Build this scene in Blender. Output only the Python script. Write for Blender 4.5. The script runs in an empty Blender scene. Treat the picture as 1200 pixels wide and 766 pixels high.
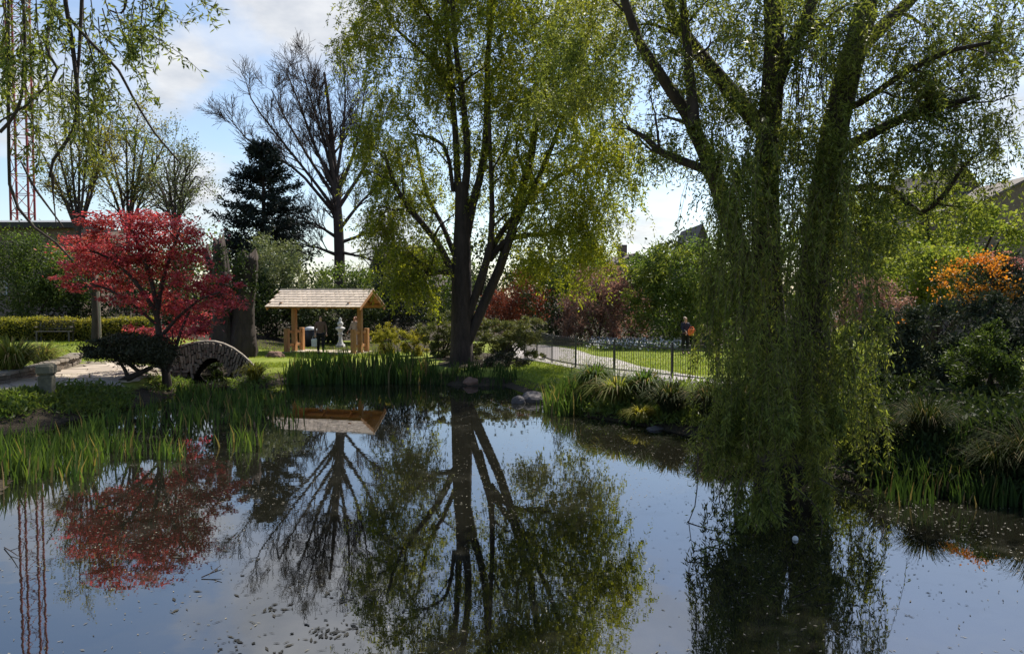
import bpy, bmesh, math, random
import numpy as np
from mathutils import Vector, Matrix
R = math.radians
rng = np.random.default_rng(11)
random.seed(11)
SC = bpy.context.scene
COL = SC.collection

# ------------------------------------------------------------------ camera, sky, sun, exposure
F = 870.0; CX = 600.0; CY = 383.0; HC = 3.0; PITCH = math.atan(36.0 / F)
cam = bpy.data.cameras.new("camera"); camo = bpy.data.objects.new("camera", cam); COL.objects.link(camo)
cam.sensor_width = 36.0; cam.lens = F / 1200.0 * 36.0; cam.clip_end = 3000; cam.clip_start = 0.05
camo.location = (0, 0, HC); camo.rotation_euler = (R(90) - PITCH, 0, 0)
SC.camera = camo
SUN_AZ, SUN_EL = R(34), R(50)
SC.view_settings.view_transform = 'Standard'; SC.view_settings.look = 'None'
SC.view_settings.exposure = 0.8; SC.view_settings.gamma = 1.0

world = bpy.data.worlds.new("World"); SC.world = world; world.use_nodes = True
def build_world():
    nt = world.node_tree; N = nt.nodes; L = nt.links; N.clear()
    out = N.new('ShaderNodeOutputWorld'); bg = N.new('ShaderNodeBackground'); bg.inputs[1].default_value = 0.1
    sky = N.new('ShaderNodeTexSky'); sky.sky_type = 'NISHITA'; sky.sun_disc = False
    sky.sun_elevation = SUN_EL; sky.sun_rotation = SUN_AZ; sky.air_density = 1.0; sky.dust_density = 0.7; sky.ozone_density = 1.5
    tc = N.new('ShaderNodeTexCoord'); sep = N.new('ShaderNodeSeparateXYZ'); L.new(tc.outputs['Generated'], sep.inputs[0])
    def m(op, a, b=None, c=None):
        n = N.new('ShaderNodeMath'); n.operation = op
        for i, v in enumerate((a, b, c)):
            if v is None: continue
            if isinstance(v, (int, float)): n.inputs[i].default_value = v
            else: L.new(v, n.inputs[i])
        return n.outputs[0]
    zz = m('ADD', m('MAXIMUM', sep.outputs[2], 0.0), 0.22)
    cmb = N.new('ShaderNodeCombineXYZ')
    L.new(m('DIVIDE', sep.outputs[0], zz), cmb.inputs[0]); L.new(m('DIVIDE', sep.outputs[1], zz), cmb.inputs[1])
    no = N.new('ShaderNodeTexNoise'); no.inputs['Scale'].default_value = 1.9; no.inputs['Detail'].default_value = 9
    no.inputs['Roughness'].default_value = 0.56; no.inputs['Distortion'].default_value = 0.25
    mp = N.new('ShaderNodeMapping'); mp.inputs['Location'].default_value = (5.7, 2.2, 0)
    L.new(cmb.outputs[0], mp.inputs[0]); L.new(mp.outputs[0], no.inputs[0])
    # a few larger cloud masses at their bearings, broken up by the same noise
    acc = None
    for (px, py, rad, w) in ((355, 12, .075, .42), (405, -50, .11, .40), (225, 92, .045, .26), (185, 110, .04, .18), (235, 222, .045, .34), (15, 30, .08, .22), (455, 275, .07, .26),
                             (10, 130, .06, .22), (150, 190, .07, .16), (770, 262, .05, .30), (1185, 160, .08, .26), (860, 120, .06, .2), (330, -240, .16, .3), (700, -150, .2, .26)):
        v = pix_dir(px, py)
        d = N.new('ShaderNodeVectorMath'); d.operation = 'DISTANCE'; L.new(tc.outputs['Generated'], d.inputs[0]); d.inputs[1].default_value = v
        s = m('MULTIPLY', m('MAXIMUM', m('SUBTRACT', 1.0, m('DIVIDE', d.outputs['Value'], rad * 1.5)), 0.0), w)
        acc = s if acc is None else m('ADD', acc, s)
    tot = m('ADD', no.outputs['Fac'], acc)
    cr = N.new('ShaderNodeValToRGB'); L.new(tot, cr.inputs[0]); cr.color_ramp.interpolation = 'EASE'
    cr.color_ramp.elements[0].position = 0.60; cr.color_ramp.elements[0].color = (0, 0, 0, 1)
    cr.color_ramp.elements[1].position = 0.86; cr.color_ramp.elements[1].color = (1, 1, 1, 1)
    cr.color_ramp.elements[0].position = .40; e = cr.color_ramp.elements.new(.60); e.color = (.09, .09, .09, 1); e = cr.color_ramp.elements.new(.70); e.color = (.55, .55, .55, 1)
    mix = N.new('ShaderNodeMix'); mix.data_type = 'RGBA'
    L.new(m('MULTIPLY', cr.outputs[0], 0.9), mix.inputs[0]); L.new(sky.outputs[0], mix.inputs[6]); nc = N.new('ShaderNodeTexNoise'); nc.inputs['Scale'].default_value = 4.5; nc.inputs['Detail'].default_value = 7; nc.inputs['Roughness'].default_value = .6; L.new(mp.outputs[0], nc.inputs[0])
    rc = N.new('ShaderNodeValToRGB'); L.new(nc.outputs['Fac'], rc.inputs[0]); rc.color_ramp.elements[0].position = .34; rc.color_ramp.elements[1].position = .62
    rc.color_ramp.elements[0].color = (.70, .73, .78, 1); rc.color_ramp.elements[1].color = (1, 1, 1, 1)
    sc_ = N.new('ShaderNodeVectorMath'); sc_.operation = 'SCALE'; sc_.inputs['Scale'].default_value = 5.5; L.new(rc.outputs[0], sc_.inputs[0]); L.new(sc_.outputs[0], mix.inputs[7])
    L.new(mix.outputs[2], bg.inputs[0]); L.new(bg.outputs[0], out.inputs[0])

def pix_dir(px, py):
    a = (px - CX) / F; b = -(py - CY) / F
    c, s = math.cos(PITCH), math.sin(PITCH)
    v = Vector((a, c + b * s, -s + b * c)); v.normalize(); return v
build_world()
sun = bpy.data.lights.new("sun", 'SUN'); suno = bpy.data.objects.new("sun", sun); COL.objects.link(suno)
sun.energy = 4.8; sun.angle = R(0.5); sun.color = (1.0, 0.93, 0.82)
sd = Vector((math.sin(SUN_AZ) * math.cos(SUN_EL), math.cos(SUN_AZ) * math.cos(SUN_EL), math.sin(SUN_EL)))
suno.rotation_euler = sd.to_track_quat('Z', 'Y').to_euler(); suno.location = sd * 60

# ------------------------------------------------------------------ pixel -> place
def at(px, py, d):
    v = pix_dir(px, py); t = d / v.y
    return np.array((v.x * t, d, HC + v.z * t))
def G(px, py, z=0.0):
    v = pix_dir(px, py); t = (z - HC) / v.z
    return np.array((v.x * t, v.y * t, z))
def S(d): return F / d

# ------------------------------------------------------------------ naming helpers
def tag(o, label=None, cat=None, group=None, kind=None):
    if label: o['label'] = label
    if cat: o['category'] = cat
    if group: o['group'] = group
    if kind: o['kind'] = kind
    return o
def thing(name, label, cat, loc=(0, 0, 0), rz=0.0, group=None):
    o = bpy.data.objects.new(name, None); COL.objects.link(o); o.location = loc; o.rotation_euler = (0, 0, rz); o.empty_display_size = 0.2
    return tag(o, label, cat, group)
def link(name, me, mat, parent=None, kind=None, local=False):
    """mesh given in world coordinates unless local; parented without moving"""
    o = bpy.data.objects.new(name, me); COL.objects.link(o)
    if mat is not None and len(me.materials) == 0: me.materials.append(mat)
    if parent is not None:
        o.parent = parent
        if not local:
            o.matrix_parent_inverse = Matrix.Identity(4)
            bw = Matrix.Translation(parent.location) @ parent.rotation_euler.to_matrix().to_4x4()
            p = parent
            while p.parent is not None:
                p = p.parent
                bw = (Matrix.Translation(p.location) @ p.rotation_euler.to_matrix().to_4x4()) @ bw
            o.matrix_local = bw.inverted()
    if kind: o['kind'] = kind
    return o

# ------------------------------------------------------------------ fast meshes
def np_mesh(name, V, Q=None, T=None, smooth=False):
    me = bpy.data.meshes.new(name)
    V = np.asarray(V, np.float32).reshape(-1, 3)
    idx = []; starts = []; off = 0
    if Q is not None and len(Q):
        Q = np.asarray(Q, np.int32); idx.append(Q.ravel()); starts.append(np.arange(len(Q)) * 4 + off); off += Q.size
    if T is not None and len(T):
        T = np.asarray(T, np.int32); idx.append(T.ravel()); starts.append(np.arange(len(T)) * 3 + off); off += T.size
    idx = np.concatenate(idx).astype(np.int32); starts = np.concatenate(starts).astype(np.int32)
    me.vertices.add(len(V)); me.vertices.foreach_set('co', V.ravel())
    me.loops.add(len(idx)); me.loops.foreach_set('vertex_index', idx)
    me.polygons.add(len(starts)); me.polygons.foreach_set('loop_start', starts)
    if smooth: me.polygons.foreach_set('use_smooth', np.ones(len(starts), bool))
    me.update(calc_edges=True); me.validate()
    return me
def nrm(v): return v / np.maximum(np.linalg.norm(v, axis=-1, keepdims=True), 1e-9)
def rvec(n): return nrm(rng.normal(size=(n, 3)))

def tubes(P, Rr, k=5):
    """P (B,n,3), Rr (B,n) -> V,Q"""
    P = np.asarray(P, float); Rr = np.asarray(Rr, float)
    if P.ndim == 2: P = P[None]; Rr = Rr[None]
    B, n, _ = P.shape
    Tn = np.empty_like(P); Tn[:, 1:-1] = P[:, 2:] - P[:, :-2]; Tn[:, 0] = P[:, 1] - P[:, 0]; Tn[:, -1] = P[:, -1] - P[:, -2]
    Tn = nrm(Tn)
    ref = np.where(np.abs(Tn[:, :1, 2:3]) > 0.9, np.array([1.0, 0.13, 0.0]), np.array([0.08, 0.02, 1.0]))
    a = nrm(np.cross(Tn, np.broadcast_to(ref, Tn.shape))); b = np.cross(Tn, a)
    th = np.arange(k) / k * 2 * np.pi
    ring = a[:, :, None] * np.cos(th)[None, None, :, None] + b[:, :, None] * np.sin(th)[None, None, :, None]
    V = P[:, :, None] + ring * Rr[:, :, None, None]
    base = (np.arange(B) * n * k)[:, None, None]; i = (np.arange(n - 1) * k)[None, :, None]; j = np.arange(k)[None, None, :]; j2 = (j + 1) % k
    Q = np.stack([base + i + j, base + i + j2, base + i + k + j2, base + i + k + j], -1).reshape(-1, 4)
    return V.reshape(-1, 3), Q
def join(parts):
    Vs, Qs = [], []; off = 0
    for V, Q in parts:
        Vs.append(V); Qs.append(Q + off); off += len(V)
    return np.concatenate(Vs), np.concatenate(Qs)
def kites(P, D, L, W, up=None, fold=0.0):
    n = len(P); D = nrm(D)
    r = rvec(n) if up is None else nrm(up + 0.5 * rvec(n))
    Sd = nrm(np.cross(D, r)); Nn = np.cross(Sd, D)
    L = np.broadcast_to(L, (n,))[:, None]; W = np.broadcast_to(W, (n,))[:, None]
    V = np.stack([P, P + D * L * .45 + Sd * W * .5 + Nn * W * fold, P + D * L, P + D * L * .45 - Sd * W * .5 + Nn * W * fold], 1)
    return V.reshape(-1, 3), np.arange(n * 4).reshape(-1, 4)
def resample(pts, rad, n):
    pts = np.asarray(pts, float); rad = np.asarray(rad, float)
    s = np.r_[0, np.cumsum(np.linalg.norm(np.diff(pts, axis=0), axis=1))]; u = np.linspace(0, s[-1], n)
    # smooth by catmull-like cubic through numpy interpolation of a densified, averaged line
    d = np.linspace(0, s[-1], n * 6); q = np.stack([np.interp(d, s, pts[:, c]) for c in range(3)], 1)
    w = max(3, (n * 6) // (2 * max(2, len(pts)))) | 1; ker = np.ones(w) / w
    qq = np.stack([np.convolve(np.pad(q[:, c], w // 2, mode='reflect', reflect_type='odd'), ker, 'valid') for c in range(3)], 1)
    P = np.stack([np.interp(u, d, qq[:, c]) for c in range(3)], 1)
    return P, np.interp(u, s, rad)
def pline(pix, d0, n=10, wpx=None, dd=None):
    """pixel polyline with pixel widths at depth d0 (+dd per point) -> world points and radii"""
    m = len(pix); dd = np.zeros(m) if dd is None else np.interp(np.linspace(0, 1, m), np.linspace(0, 1, len(dd)), dd)
    pts = [at(p[0], p[1], d0 + dd[i]) for i, p in enumerate(pix)]
    w = np.interp(np.linspace(0, 1, m), np.linspace(0, 1, len(wpx)), wpx)
    rad = [w[i] * .5 / S(d0 + dd[i]) for i in range(m)]
    return resample(pts, rad, n)
def spawn(P, Rr, per, t0, t1, ang, length, n=5, up=0.1, wob=0.15, rfrac=0.6, taper=0.3, shorten=0.4):
    B, m, _ = P.shape; K = B * per
    pb = np.repeat(np.arange(B), per); t = rng.uniform(t0, t1, K) * (m - 1); i = np.minimum(t.astype(int), m - 2); f = (t - i)[:, None]
    p = P[pb, i] * (1 - f) + P[pb, i + 1] * f; T = nrm(P[pb, i + 1] - P[pb, i])
    r0 = (Rr[pb, i] * (1 - f[:, 0]) + Rr[pb, i + 1] * f[:, 0]) * rfrac
    q = nrm(np.cross(T, rvec(K))); a = R(1) * rng.uniform(ang[0], ang[1], K)[:, None]
    D = nrm(np.cos(a) * T + np.sin(a) * q)
    L = length * rng.uniform(.65, 1.25, K) * (1 - shorten * t / (m - 1))
    out = np.empty((K, n, 3)); out[:, 0] = p; st = (L / (n - 1))[:, None]
    for j in range(1, n):
        out[:, j] = out[:, j - 1] + D * st
        D = nrm(D + wob * rng.normal(size=(K, 3)) + np.array([0, 0, up]))
    rad = r0[:, None] * np.linspace(1, taper, n)[None]
    return out, rad
def strings(P0, L, n=6, out=0.5, droop=0.45, dirs=None):
    K = len(P0); L = np.broadcast_to(L, (K,))
    D = rvec(K) * out if dirs is None else dirs + rvec(K) * .2
    D[:, 2] = D[:, 2] * .5 - .25
    P = np.empty((K, n, 3)); P[:, 0] = P0; st = (L / (n - 1))[:, None]; D = nrm(D)
    for j in range(1, n):
        P[:, j] = P[:, j - 1] + D * st
        D = nrm(D + np.array([0, 0, -droop]) + .10 * rng.normal(size=(K, 3)))
    return P
def leaves_on(P, per, L, W, t0=0.05, out=.9, jit=0.0):
    B, n, _ = P.shape; K = B * per
    b = np.repeat(np.arange(B), per); t = rng.uniform(t0, 1, K) * (n - 1); i = np.minimum(t.astype(int), n - 2); f = (t - i)[:, None]
    p = P[b, i] * (1 - f) + P[b, i + 1] * f; T = nrm(P[b, i + 1] - P[b, i])
    D = nrm(T * .8 + rvec(K) * out)
    if jit: p = p + rng.normal(size=(K, 3)) * jit
    return kites(p, D, rng.uniform(.65, 1.2, K) * L, rng.uniform(.75, 1.2, K) * W)

# ------------------------------------------------------------------ materials
def nodes(name):
    m = bpy.data.materials.new(name); m.use_nodes = True; nt = m.node_tree; nt.nodes.clear()
    o = nt.nodes.new('ShaderNodeOutputMaterial'); return m, nt.nodes, nt.links, o
def leafmat(name, a, b, trans=0.4, rough=0.5, tcol=None, spec=0.22, odd=None, share=.08):
    m, N, L, o = nodes(name)
    geo = N.new('ShaderNodeNewGeometry'); mix = N.new('ShaderNodeMix'); mix.data_type = 'RGBA'
    L.new(geo.outputs['Random Per Island'], mix.inputs[0]); mix.inputs[6].default_value = (*a, 1); mix.inputs[7].default_value = (*b, 1); base = mix.outputs[2]
    if odd:                                                            # a share of withered or off-colour blades
        gt = N.new('ShaderNodeMath'); gt.operation = 'GREATER_THAN'; L.new(geo.outputs['Random Per Island'], gt.inputs[0]); gt.inputs[1].default_value = 1 - share
        mo = N.new('ShaderNodeMix'); mo.data_type = 'RGBA'; L.new(gt.outputs[0], mo.inputs[0]); L.new(base, mo.inputs[6]); mo.inputs[7].default_value = (*odd, 1); base = mo.outputs[2]
    tx = N.new('ShaderNodeTexCoord'); no = N.new('ShaderNodeTexNoise'); no.inputs['Scale'].default_value = .9; no.inputs['Detail'].default_value = 2
    L.new(tx.outputs['Object'], no.inputs[0])
    hs = N.new('ShaderNodeHueSaturation'); L.new(base, hs.inputs['Color'])
    mr = N.new('ShaderNodeMapRange'); L.new(no.outputs['Fac'], mr.inputs[0]); mr.inputs[1].default_value = .3; mr.inputs[2].default_value = .7
    mr.inputs[3].default_value = .487; mr.inputs[4].default_value = .513; L.new(mr.outputs[0], hs.inputs['Hue'])
    p = N.new('ShaderNodeBsdfPrincipled'); p.inputs['Roughness'].default_value = rough; p.inputs['Specular IOR Level'].default_value = spec
    L.new(hs.outputs[0], p.inputs['Base Color'])
    t = N.new('ShaderNodeBsdfTranslucent')
    g = N.new('ShaderNodeMix'); g.data_type = 'RGBA'; g.blend_type = 'MULTIPLY'; g.inputs[0].default_value = 1; L.new(hs.outputs[0], g.inputs[6])
    g.inputs[7].default_value = (*(tcol or (2.0, 1.9, 1.0)), 1); L.new(g.outputs[2], t.inputs[0])
    ms = N.new('ShaderNodeMixShader'); ms.inputs[0].default_value = trans; L.new(p.outputs[0], ms.inputs[1]); L.new(t.outputs[0], ms.inputs[2])
    L.new(ms.outputs[0], o.inputs[0]); return m
def solid(name, a, b=None, rough=.7, scale=6.0, bump=0.0, stretch=(1, 1, 1), rnd=0.0, spec=.4, metal=0.0, detail=6):
    """two-tone noise surface; rnd shifts value from object to object"""
    m, N, L, o = nodes(name); b = b or tuple(x * .7 for x in a)
    tx = N.new('ShaderNodeTexCoord'); mp = N.new('ShaderNodeMapping'); mp.inputs['Scale'].default_value = stretch; L.new(tx.outputs['Object'], mp.inputs[0])
    no = N.new('ShaderNodeTexNoise'); no.inputs['Scale'].default_value = scale; no.inputs['Detail'].default_value = detail; no.inputs['Roughness'].default_value = .65
    oi = N.new('ShaderNodeObjectInfo'); ad = N.new('ShaderNodeVectorMath'); ad.operation = 'MULTIPLY_ADD'; ad.inputs[1].default_value = (37, 19, 53)
    L.new(oi.outputs['Random'], ad.inputs[0]); L.new(mp.outputs[0], ad.inputs[2]); L.new(ad.outputs[0], no.inputs[0])
    cr = N.new('ShaderNodeValToRGB'); L.new(no.outputs['Fac'], cr.inputs[0]); cr.color_ramp.elements[0].position = .32; cr.color_ramp.elements[1].position = .68
    cr.color_ramp.elements[0].color = (*a, 1); cr.color_ramp.elements[1].color = (*b, 1)
    p = N.new('ShaderNodeBsdfPrincipled'); p.inputs['Roughness'].default_value = rough; p.inputs['Specular IOR Level'].default_value = spec; p.inputs['Metallic'].default_value = metal
    c = cr.outputs[0]
    if rnd:
        hs = N.new('ShaderNodeHueSaturation'); mr = N.new('ShaderNodeMapRange'); L.new(oi.outputs['Random'], mr.inputs[0])
        mr.inputs[3].default_value = 1 - rnd; mr.inputs[4].default_value = 1 + rnd; L.new(mr.outputs[0], hs.inputs['Value']); L.new(c, hs.inputs['Color']); c = hs.outputs[0]
    L.new(c, p.inputs['Base Color'])
    if bump:
        bp = N.new('ShaderNodeBump'); bp.inputs['Strength'].default_value = bump; bp.inputs['Distance'].default_value = .03
        L.new(no.outputs['Fac'], bp.inputs['Height']); L.new(bp.outputs[0], p.inputs['Normal'])
    L.new(p.outputs[0], o.inputs[0]); return m

M = {}
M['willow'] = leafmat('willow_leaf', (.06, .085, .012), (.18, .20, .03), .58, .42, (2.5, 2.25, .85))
M['willow_near'] = leafmat('willow_near_leaf', (.022, .036, .008), (.17, .20, .055), .45, .45, (2.1, 1.95, .9), .12)  # wide tone range stands in for sunlit flecks among darker leaves
M['red'] = leafmat('maple_leaf', (.15, .02, .03), (.56, .11, .13), .42, .45, (1.75, 1.25, 1.15), .2, (.30, .09, .05), .12)
M['copper'] = leafmat('copper_leaf', (.09, .03, .022), (.19, .065, .035), .32, .5, (1.9, 1.3, 1.0))
M['smoke'] = leafmat('purple_brown_leaf', (.12, .07, .06), (.27, .18, .15), .4, .55, (1.5, 1.2, 1.0))
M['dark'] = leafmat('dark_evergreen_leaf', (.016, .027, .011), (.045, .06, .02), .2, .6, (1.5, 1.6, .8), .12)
M['mid'] = leafmat('green_leaf', (.06, .095, .022), (.11, .145, .04), .42, .45, (1.9, 1.9, .9))
M['dusk'] = leafmat('dull_green_leaf', (.025, .042, .012), (.07, .095, .026), .3, .55, (1.7, 1.8, .8), .12)
M['bright'] = leafmat('spring_leaf', (.09, .13, .026), (.18, .20, .045), .48, .5, (1.8, 1.75, .85), .15)
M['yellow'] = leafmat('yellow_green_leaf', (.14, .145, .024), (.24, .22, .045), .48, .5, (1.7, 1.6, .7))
M['pale'] = leafmat('pale_feathery_leaf', (.10, .125, .06), (.17, .19, .095), .3, .5, (1.5, 1.5, .9))
M['needle'] = leafmat('fir_needle', (.010, .016, .013), (.024, .032, .024), .1, .5, (1.3, 1.4, 1.0))
M['juniper'] = leafmat('juniper_needle', (.075, .09, .03), (.15, .155, .06), .28, .55, (1.4, 1.4, .8))
M['pine'] = leafmat('pine_needle', (.02, .024, .011), (.042, .042, .02), .1, .55, (1.3, 1.3, .8))
M['glossy'] = leafmat('rhododendron_leaf', (.022, .032, .02), (.05, .06, .04), .12, .7, (1.4, 1.5, .8), .08)
M['orange'] = leafmat('orange_petal', (.50, .17, .02), (.76, .38, .04), .4, .5, (1.3, 1.2, .9), .2, (.10, .10, .03), .25)
M['pinkleaf'] = leafmat('pink_petal', (.30, .13, .12), (.38, .2, .16), .4, .5, (1.3, 1.1, 1.0))
M['shade_iris'] = leafmat('shaded_iris_blade', (.018, .035, .010), (.055, .085, .022), .26, .6, (1.7, 1.8, .8), .1, (.15, .11, .055), .08)  # iris blade darkened in colour to stand in for shade
M['shade_sedge'] = leafmat('shaded_sedge_blade', (.014, .022, .008), (.04, .052, .018), .25, .8, (1.7, 1.7, .8), .05, (.16, .125, .07), .12)  # sedge blade with the bank shade put into its colour
M['iris'] = leafmat('iris_blade', (.025, .05, .014), (.09, .13, .032), .36, .55, (1.8, 1.9, .8), .12, (.17, .125, .06), .09)
M['sedge'] = leafmat('sedge_blade', (.045, .065, .018), (.14, .145, .05), .35, .45, (1.7, 1.6, .8))
M['lawnblade'] = leafmat('lawn_blade', (.11, .16, .022), (.19, .22, .04), .4, .5, (1.8, 1.8, .7))
M['white_petal'] = leafmat('white_petal', (.55, .53, .6), (.75, .74, .78), .3, .5, (1, 1, 1))
M['bark'] = solid('willow_bark', (.018, .012, .009), (.05, .034, .027), .9, 9, .9, (1, 1, .25))
M['bark_grey'] = solid('grey_bark', (.022, .016, .013), (.055, .04, .033), .9, 6, .8, (1, 1, .25))
M['bark_bare'] = solid('bare_bark', (.035, .025, .022), (.075, .052, .046), .9, 6, .4, (1, 1, .3))
M['twig'] = solid('twig_bark', (.07, .06, .025), (.12, .10, .04), .8, 5)
M['larch'] = solid('new_larch_timber', (.50, .25, .09), (.28, .125, .045), .65, 3.5, .3, (5, 5, .7), .2)
M['shingle'] = solid('cedar_shingle', (.68, .57, .46), (.54, .44, .35), .8, 5, .2, (5, 1, 1), .15)
M['stone'] = solid('bridge_stone', (.10, .08, .065), (.24, .20, .155), .92, 7, .8, (1, 1, 1), .3)
M['mortar'] = solid('mortar', (.018, .015, .013), (.035, .03, .025), .95, 9, .5)
M['cap'] = solid('cap_stone', (.26, .225, .185), (.17, .145, .12), .9, 6, .6, (1, 1, 1), .15)
M['pillar'] = solid('weathered_pillar_stone', (.075, .07, .048), (.15, .138, .10), .92, 8, .8)
M['flag'] = solid('flagstone', (.42, .36, .29), (.33, .28, .225), .85, 3, .3, (1, 1, 1), .13)
M['rock'] = solid('rock', (.05, .047, .05), (.10, .09, .095), .9, 4, .8)
M['rust_rock'] = solid('rust_rock', (.13, .07, .05), (.2, .12, .09), .9, 5, .7)
M['asphalt'] = solid('pale_path', (.36, .33, .32), (.29, .265, .26), .9, 14, .2)
M['black_iron'] = solid('black_painted_iron', (.012, .012, .014), (.02, .02, .022), .3, 12, .1, spec=.9)
M['crane'] = solid('red_crane_paint', (.26, .035, .03), (.18, .025, .022), .5, 2)
M['brick'] = solid('brown_brick', (.14, .10, .08), (.2, .15, .12), .9, 5, .3)
M['roof'] = solid('dark_roof_tile', (.09, .075, .068), (.14, .115, .1), .85, 5, .3)
M['greyroof'] = solid('grey_roof_sheet', (.26, .27, .28), (.2, .205, .21), .6, 1.5)
M['dark_trim'] = solid('dark_fascia', (.04, .035, .03), None, .7)
M['white_trim'] = solid('white_frame', (.6, .6, .58), None, .5)
M['glass'] = solid('window_glass', (.03, .035, .04), (.05, .055, .06), .06, 2, spec=.8)
M['bench'] = solid('dark_bench_wood', (.06, .05, .045), (.1, .085, .075), .7, 4, .2, (1, 8, 1))
M['white_stone'] = solid('white_stone', (.66, .65, .62), (.5, .49, .46), .8, 5, .3)
M['bin'] = solid('bin_plastic', (.02, .022, .032), None, .5)
M['lid'] = solid('bin_lid', (.5, .52, .55), None, .5)
M['skin'] = solid('skin', (.50, .29, .21), (.45, .25, .18), .55, 20)
M['hair_dark'] = solid('dark_hair', (.025, .018, .014), None, .6)
M['hair_grey'] = solid('grey_brown_hair', (.35, .28, .22), (.25, .18, .14), .6)
M['hair_red'] = solid('auburn_hair', (.22, .09, .04), None, .6)
M['brown_cloth'] = solid('brown_cloth', (.15, .09, .075), (.11, .065, .055), .9, 30)
M['black_cloth'] = solid('black_cloth', (.012, .012, .015), None, .9)
M['grey_cloth'] = solid('pale_cloth', (.42, .38, .34), (.34, .3, .27), .9, 25)
M['beige_cloth'] = solid('beige_cloth', (.5, .37, .29), (.42, .3, .23), .9, 25)
M['navy_cloth'] = solid('navy_cloth', (.02, .022, .04), None, .9)
M['orange_cloth'] = solid('orange_cloth', (.75, .19, .05), (.7, .13, .04), .8, 20)
M['white_bag'] = solid('white_bag', (.62, .61, .6), (.5, .49, .48), .6, 10)
M['scum'] = leafmat('floating_fleck', (.03, .028, .018), (.22, .2, .15), .05, .6, (1, 1, 1), .3)
M['pad'] = leafmat('floating_dead_leaf', (.018, .016, .012), (.05, .045, .03), .05, .6, (1, 1, 1), .3)
M['spring_blade'] = leafmat('spring_blade', (.06, .085, .018), (.20, .21, .06), .45, .6, (1.8, 1.8, .8), .08, (.26, .2, .11), .14)
M['ball'] = solid('white_ball', (.7, .68, .66), None, .5)

# ------------------------------------------------------------------ terrain
def sm(a, b, x): t = np.clip((x - a) / (b - a), 0, 1); return t * t * (3 - 2 * t)
SHORE_PX = [(-140, 520), (-60, 512), (0, 506), (60, 497), (120, 484), (180, 471), (212, 460), (222, 448), (238, 437), (262, 437), (272, 448), (292, 455),
            (318, 452), (335, 447), (420, 446), (500, 447), (530, 452), (590, 452), (622, 463), (650, 482), (700, 490), (760, 500), (830, 515),
            (900, 534), (980, 558), (1060, 575), (1200, 590), (1330, 598)]
POND = [tuple(G(x, y)[:2]) for x, y in SHORE_PX] + [(11.5, 7.5), (8, 3.6), (4, 2.4), (-4, 2.4), (-5.2, 4), (-6.3, 8), (-8.6, 13)]
PA = np.array(POND); PB = np.roll(PA, -1, axis=0)
def pond_sd(x, y):
    """signed distance to the pond outline, positive inside"""
    x = np.asarray(x, float); y = np.asarray(y, float); sh = x.shape; q = np.stack([x.ravel(), y.ravel()], 1)
    best = np.full(len(q), 1e9); ins = np.zeros(len(q), bool)
    for a, b in zip(PA, PB):
        ab = b - a; t = np.clip(((q - a) @ ab) / (ab @ ab), 0, 1); best = np.minimum(best, np.linalg.norm(q - a - t[:, None] * ab, axis=1))
        c = ((a[1] > q[:, 1]) != (b[1] > q[:, 1])) & (q[:, 0] < (b[0] - a[0]) * (q[:, 1] - a[1]) / (b[1] - a[1] + 1e-12) + a[0]); ins ^= c
    return np.where(ins, best, -best).reshape(sh)
def hgt(x, y):
    x = np.asarray(x, float); y = np.asarray(y, float); sd_ = pond_sd(x, y)
    base = .36 + .62 * sm(-11, -17, x) * sm(21, 33, y) + .18 * sm(-6, -9, x) * sm(14, 18, y) * (1 - sm(24, 28, y)) + .4 * sm(48, 90, y)
    base = base + .5 * sm(5.5, 9, x) * sm(26, 16, y) + 1.05 * sm(3.5, .5, y) + .04 * np.sin(x * 1.3 + .5 * y) * np.cos(y * 1.1 - .4 * x)
    return np.where(sd_ > 0, -.7 * sm(0, 1.6, sd_) - .02, base * sm(-.05, 1.3, -sd_) - .02 + .06 * sm(0, .15, -sd_))
def H(x, y): return float(hgt(np.array([x]), np.array([y]))[0])
def ground_at(px, py):
    z = .35
    for _ in range(12):
        p = G(px, py, z); z = .5 * z + .5 * max(0.0, H(p[0], p[1]))
    return np.array((p[0], p[1], H(p[0], p[1])))
def ground_many(a, b):
    a = np.asarray(a, float); b = np.asarray(b, float); z = np.full(len(a), .4)
    for _ in range(8):
        b_ = -(b - CY) / F; c, s = math.cos(PITCH), math.sin(PITCH); dy = c + b_ * s; dz = -s + b_ * c; tt = (z - HC) / dz; X = (a - CX) / F * tt; Y = dy * tt; z = .5 * z + .5 * np.maximum(hgt(X, Y), 0)
    return np.stack([X, Y, hgt(X, Y)], 1)
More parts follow.
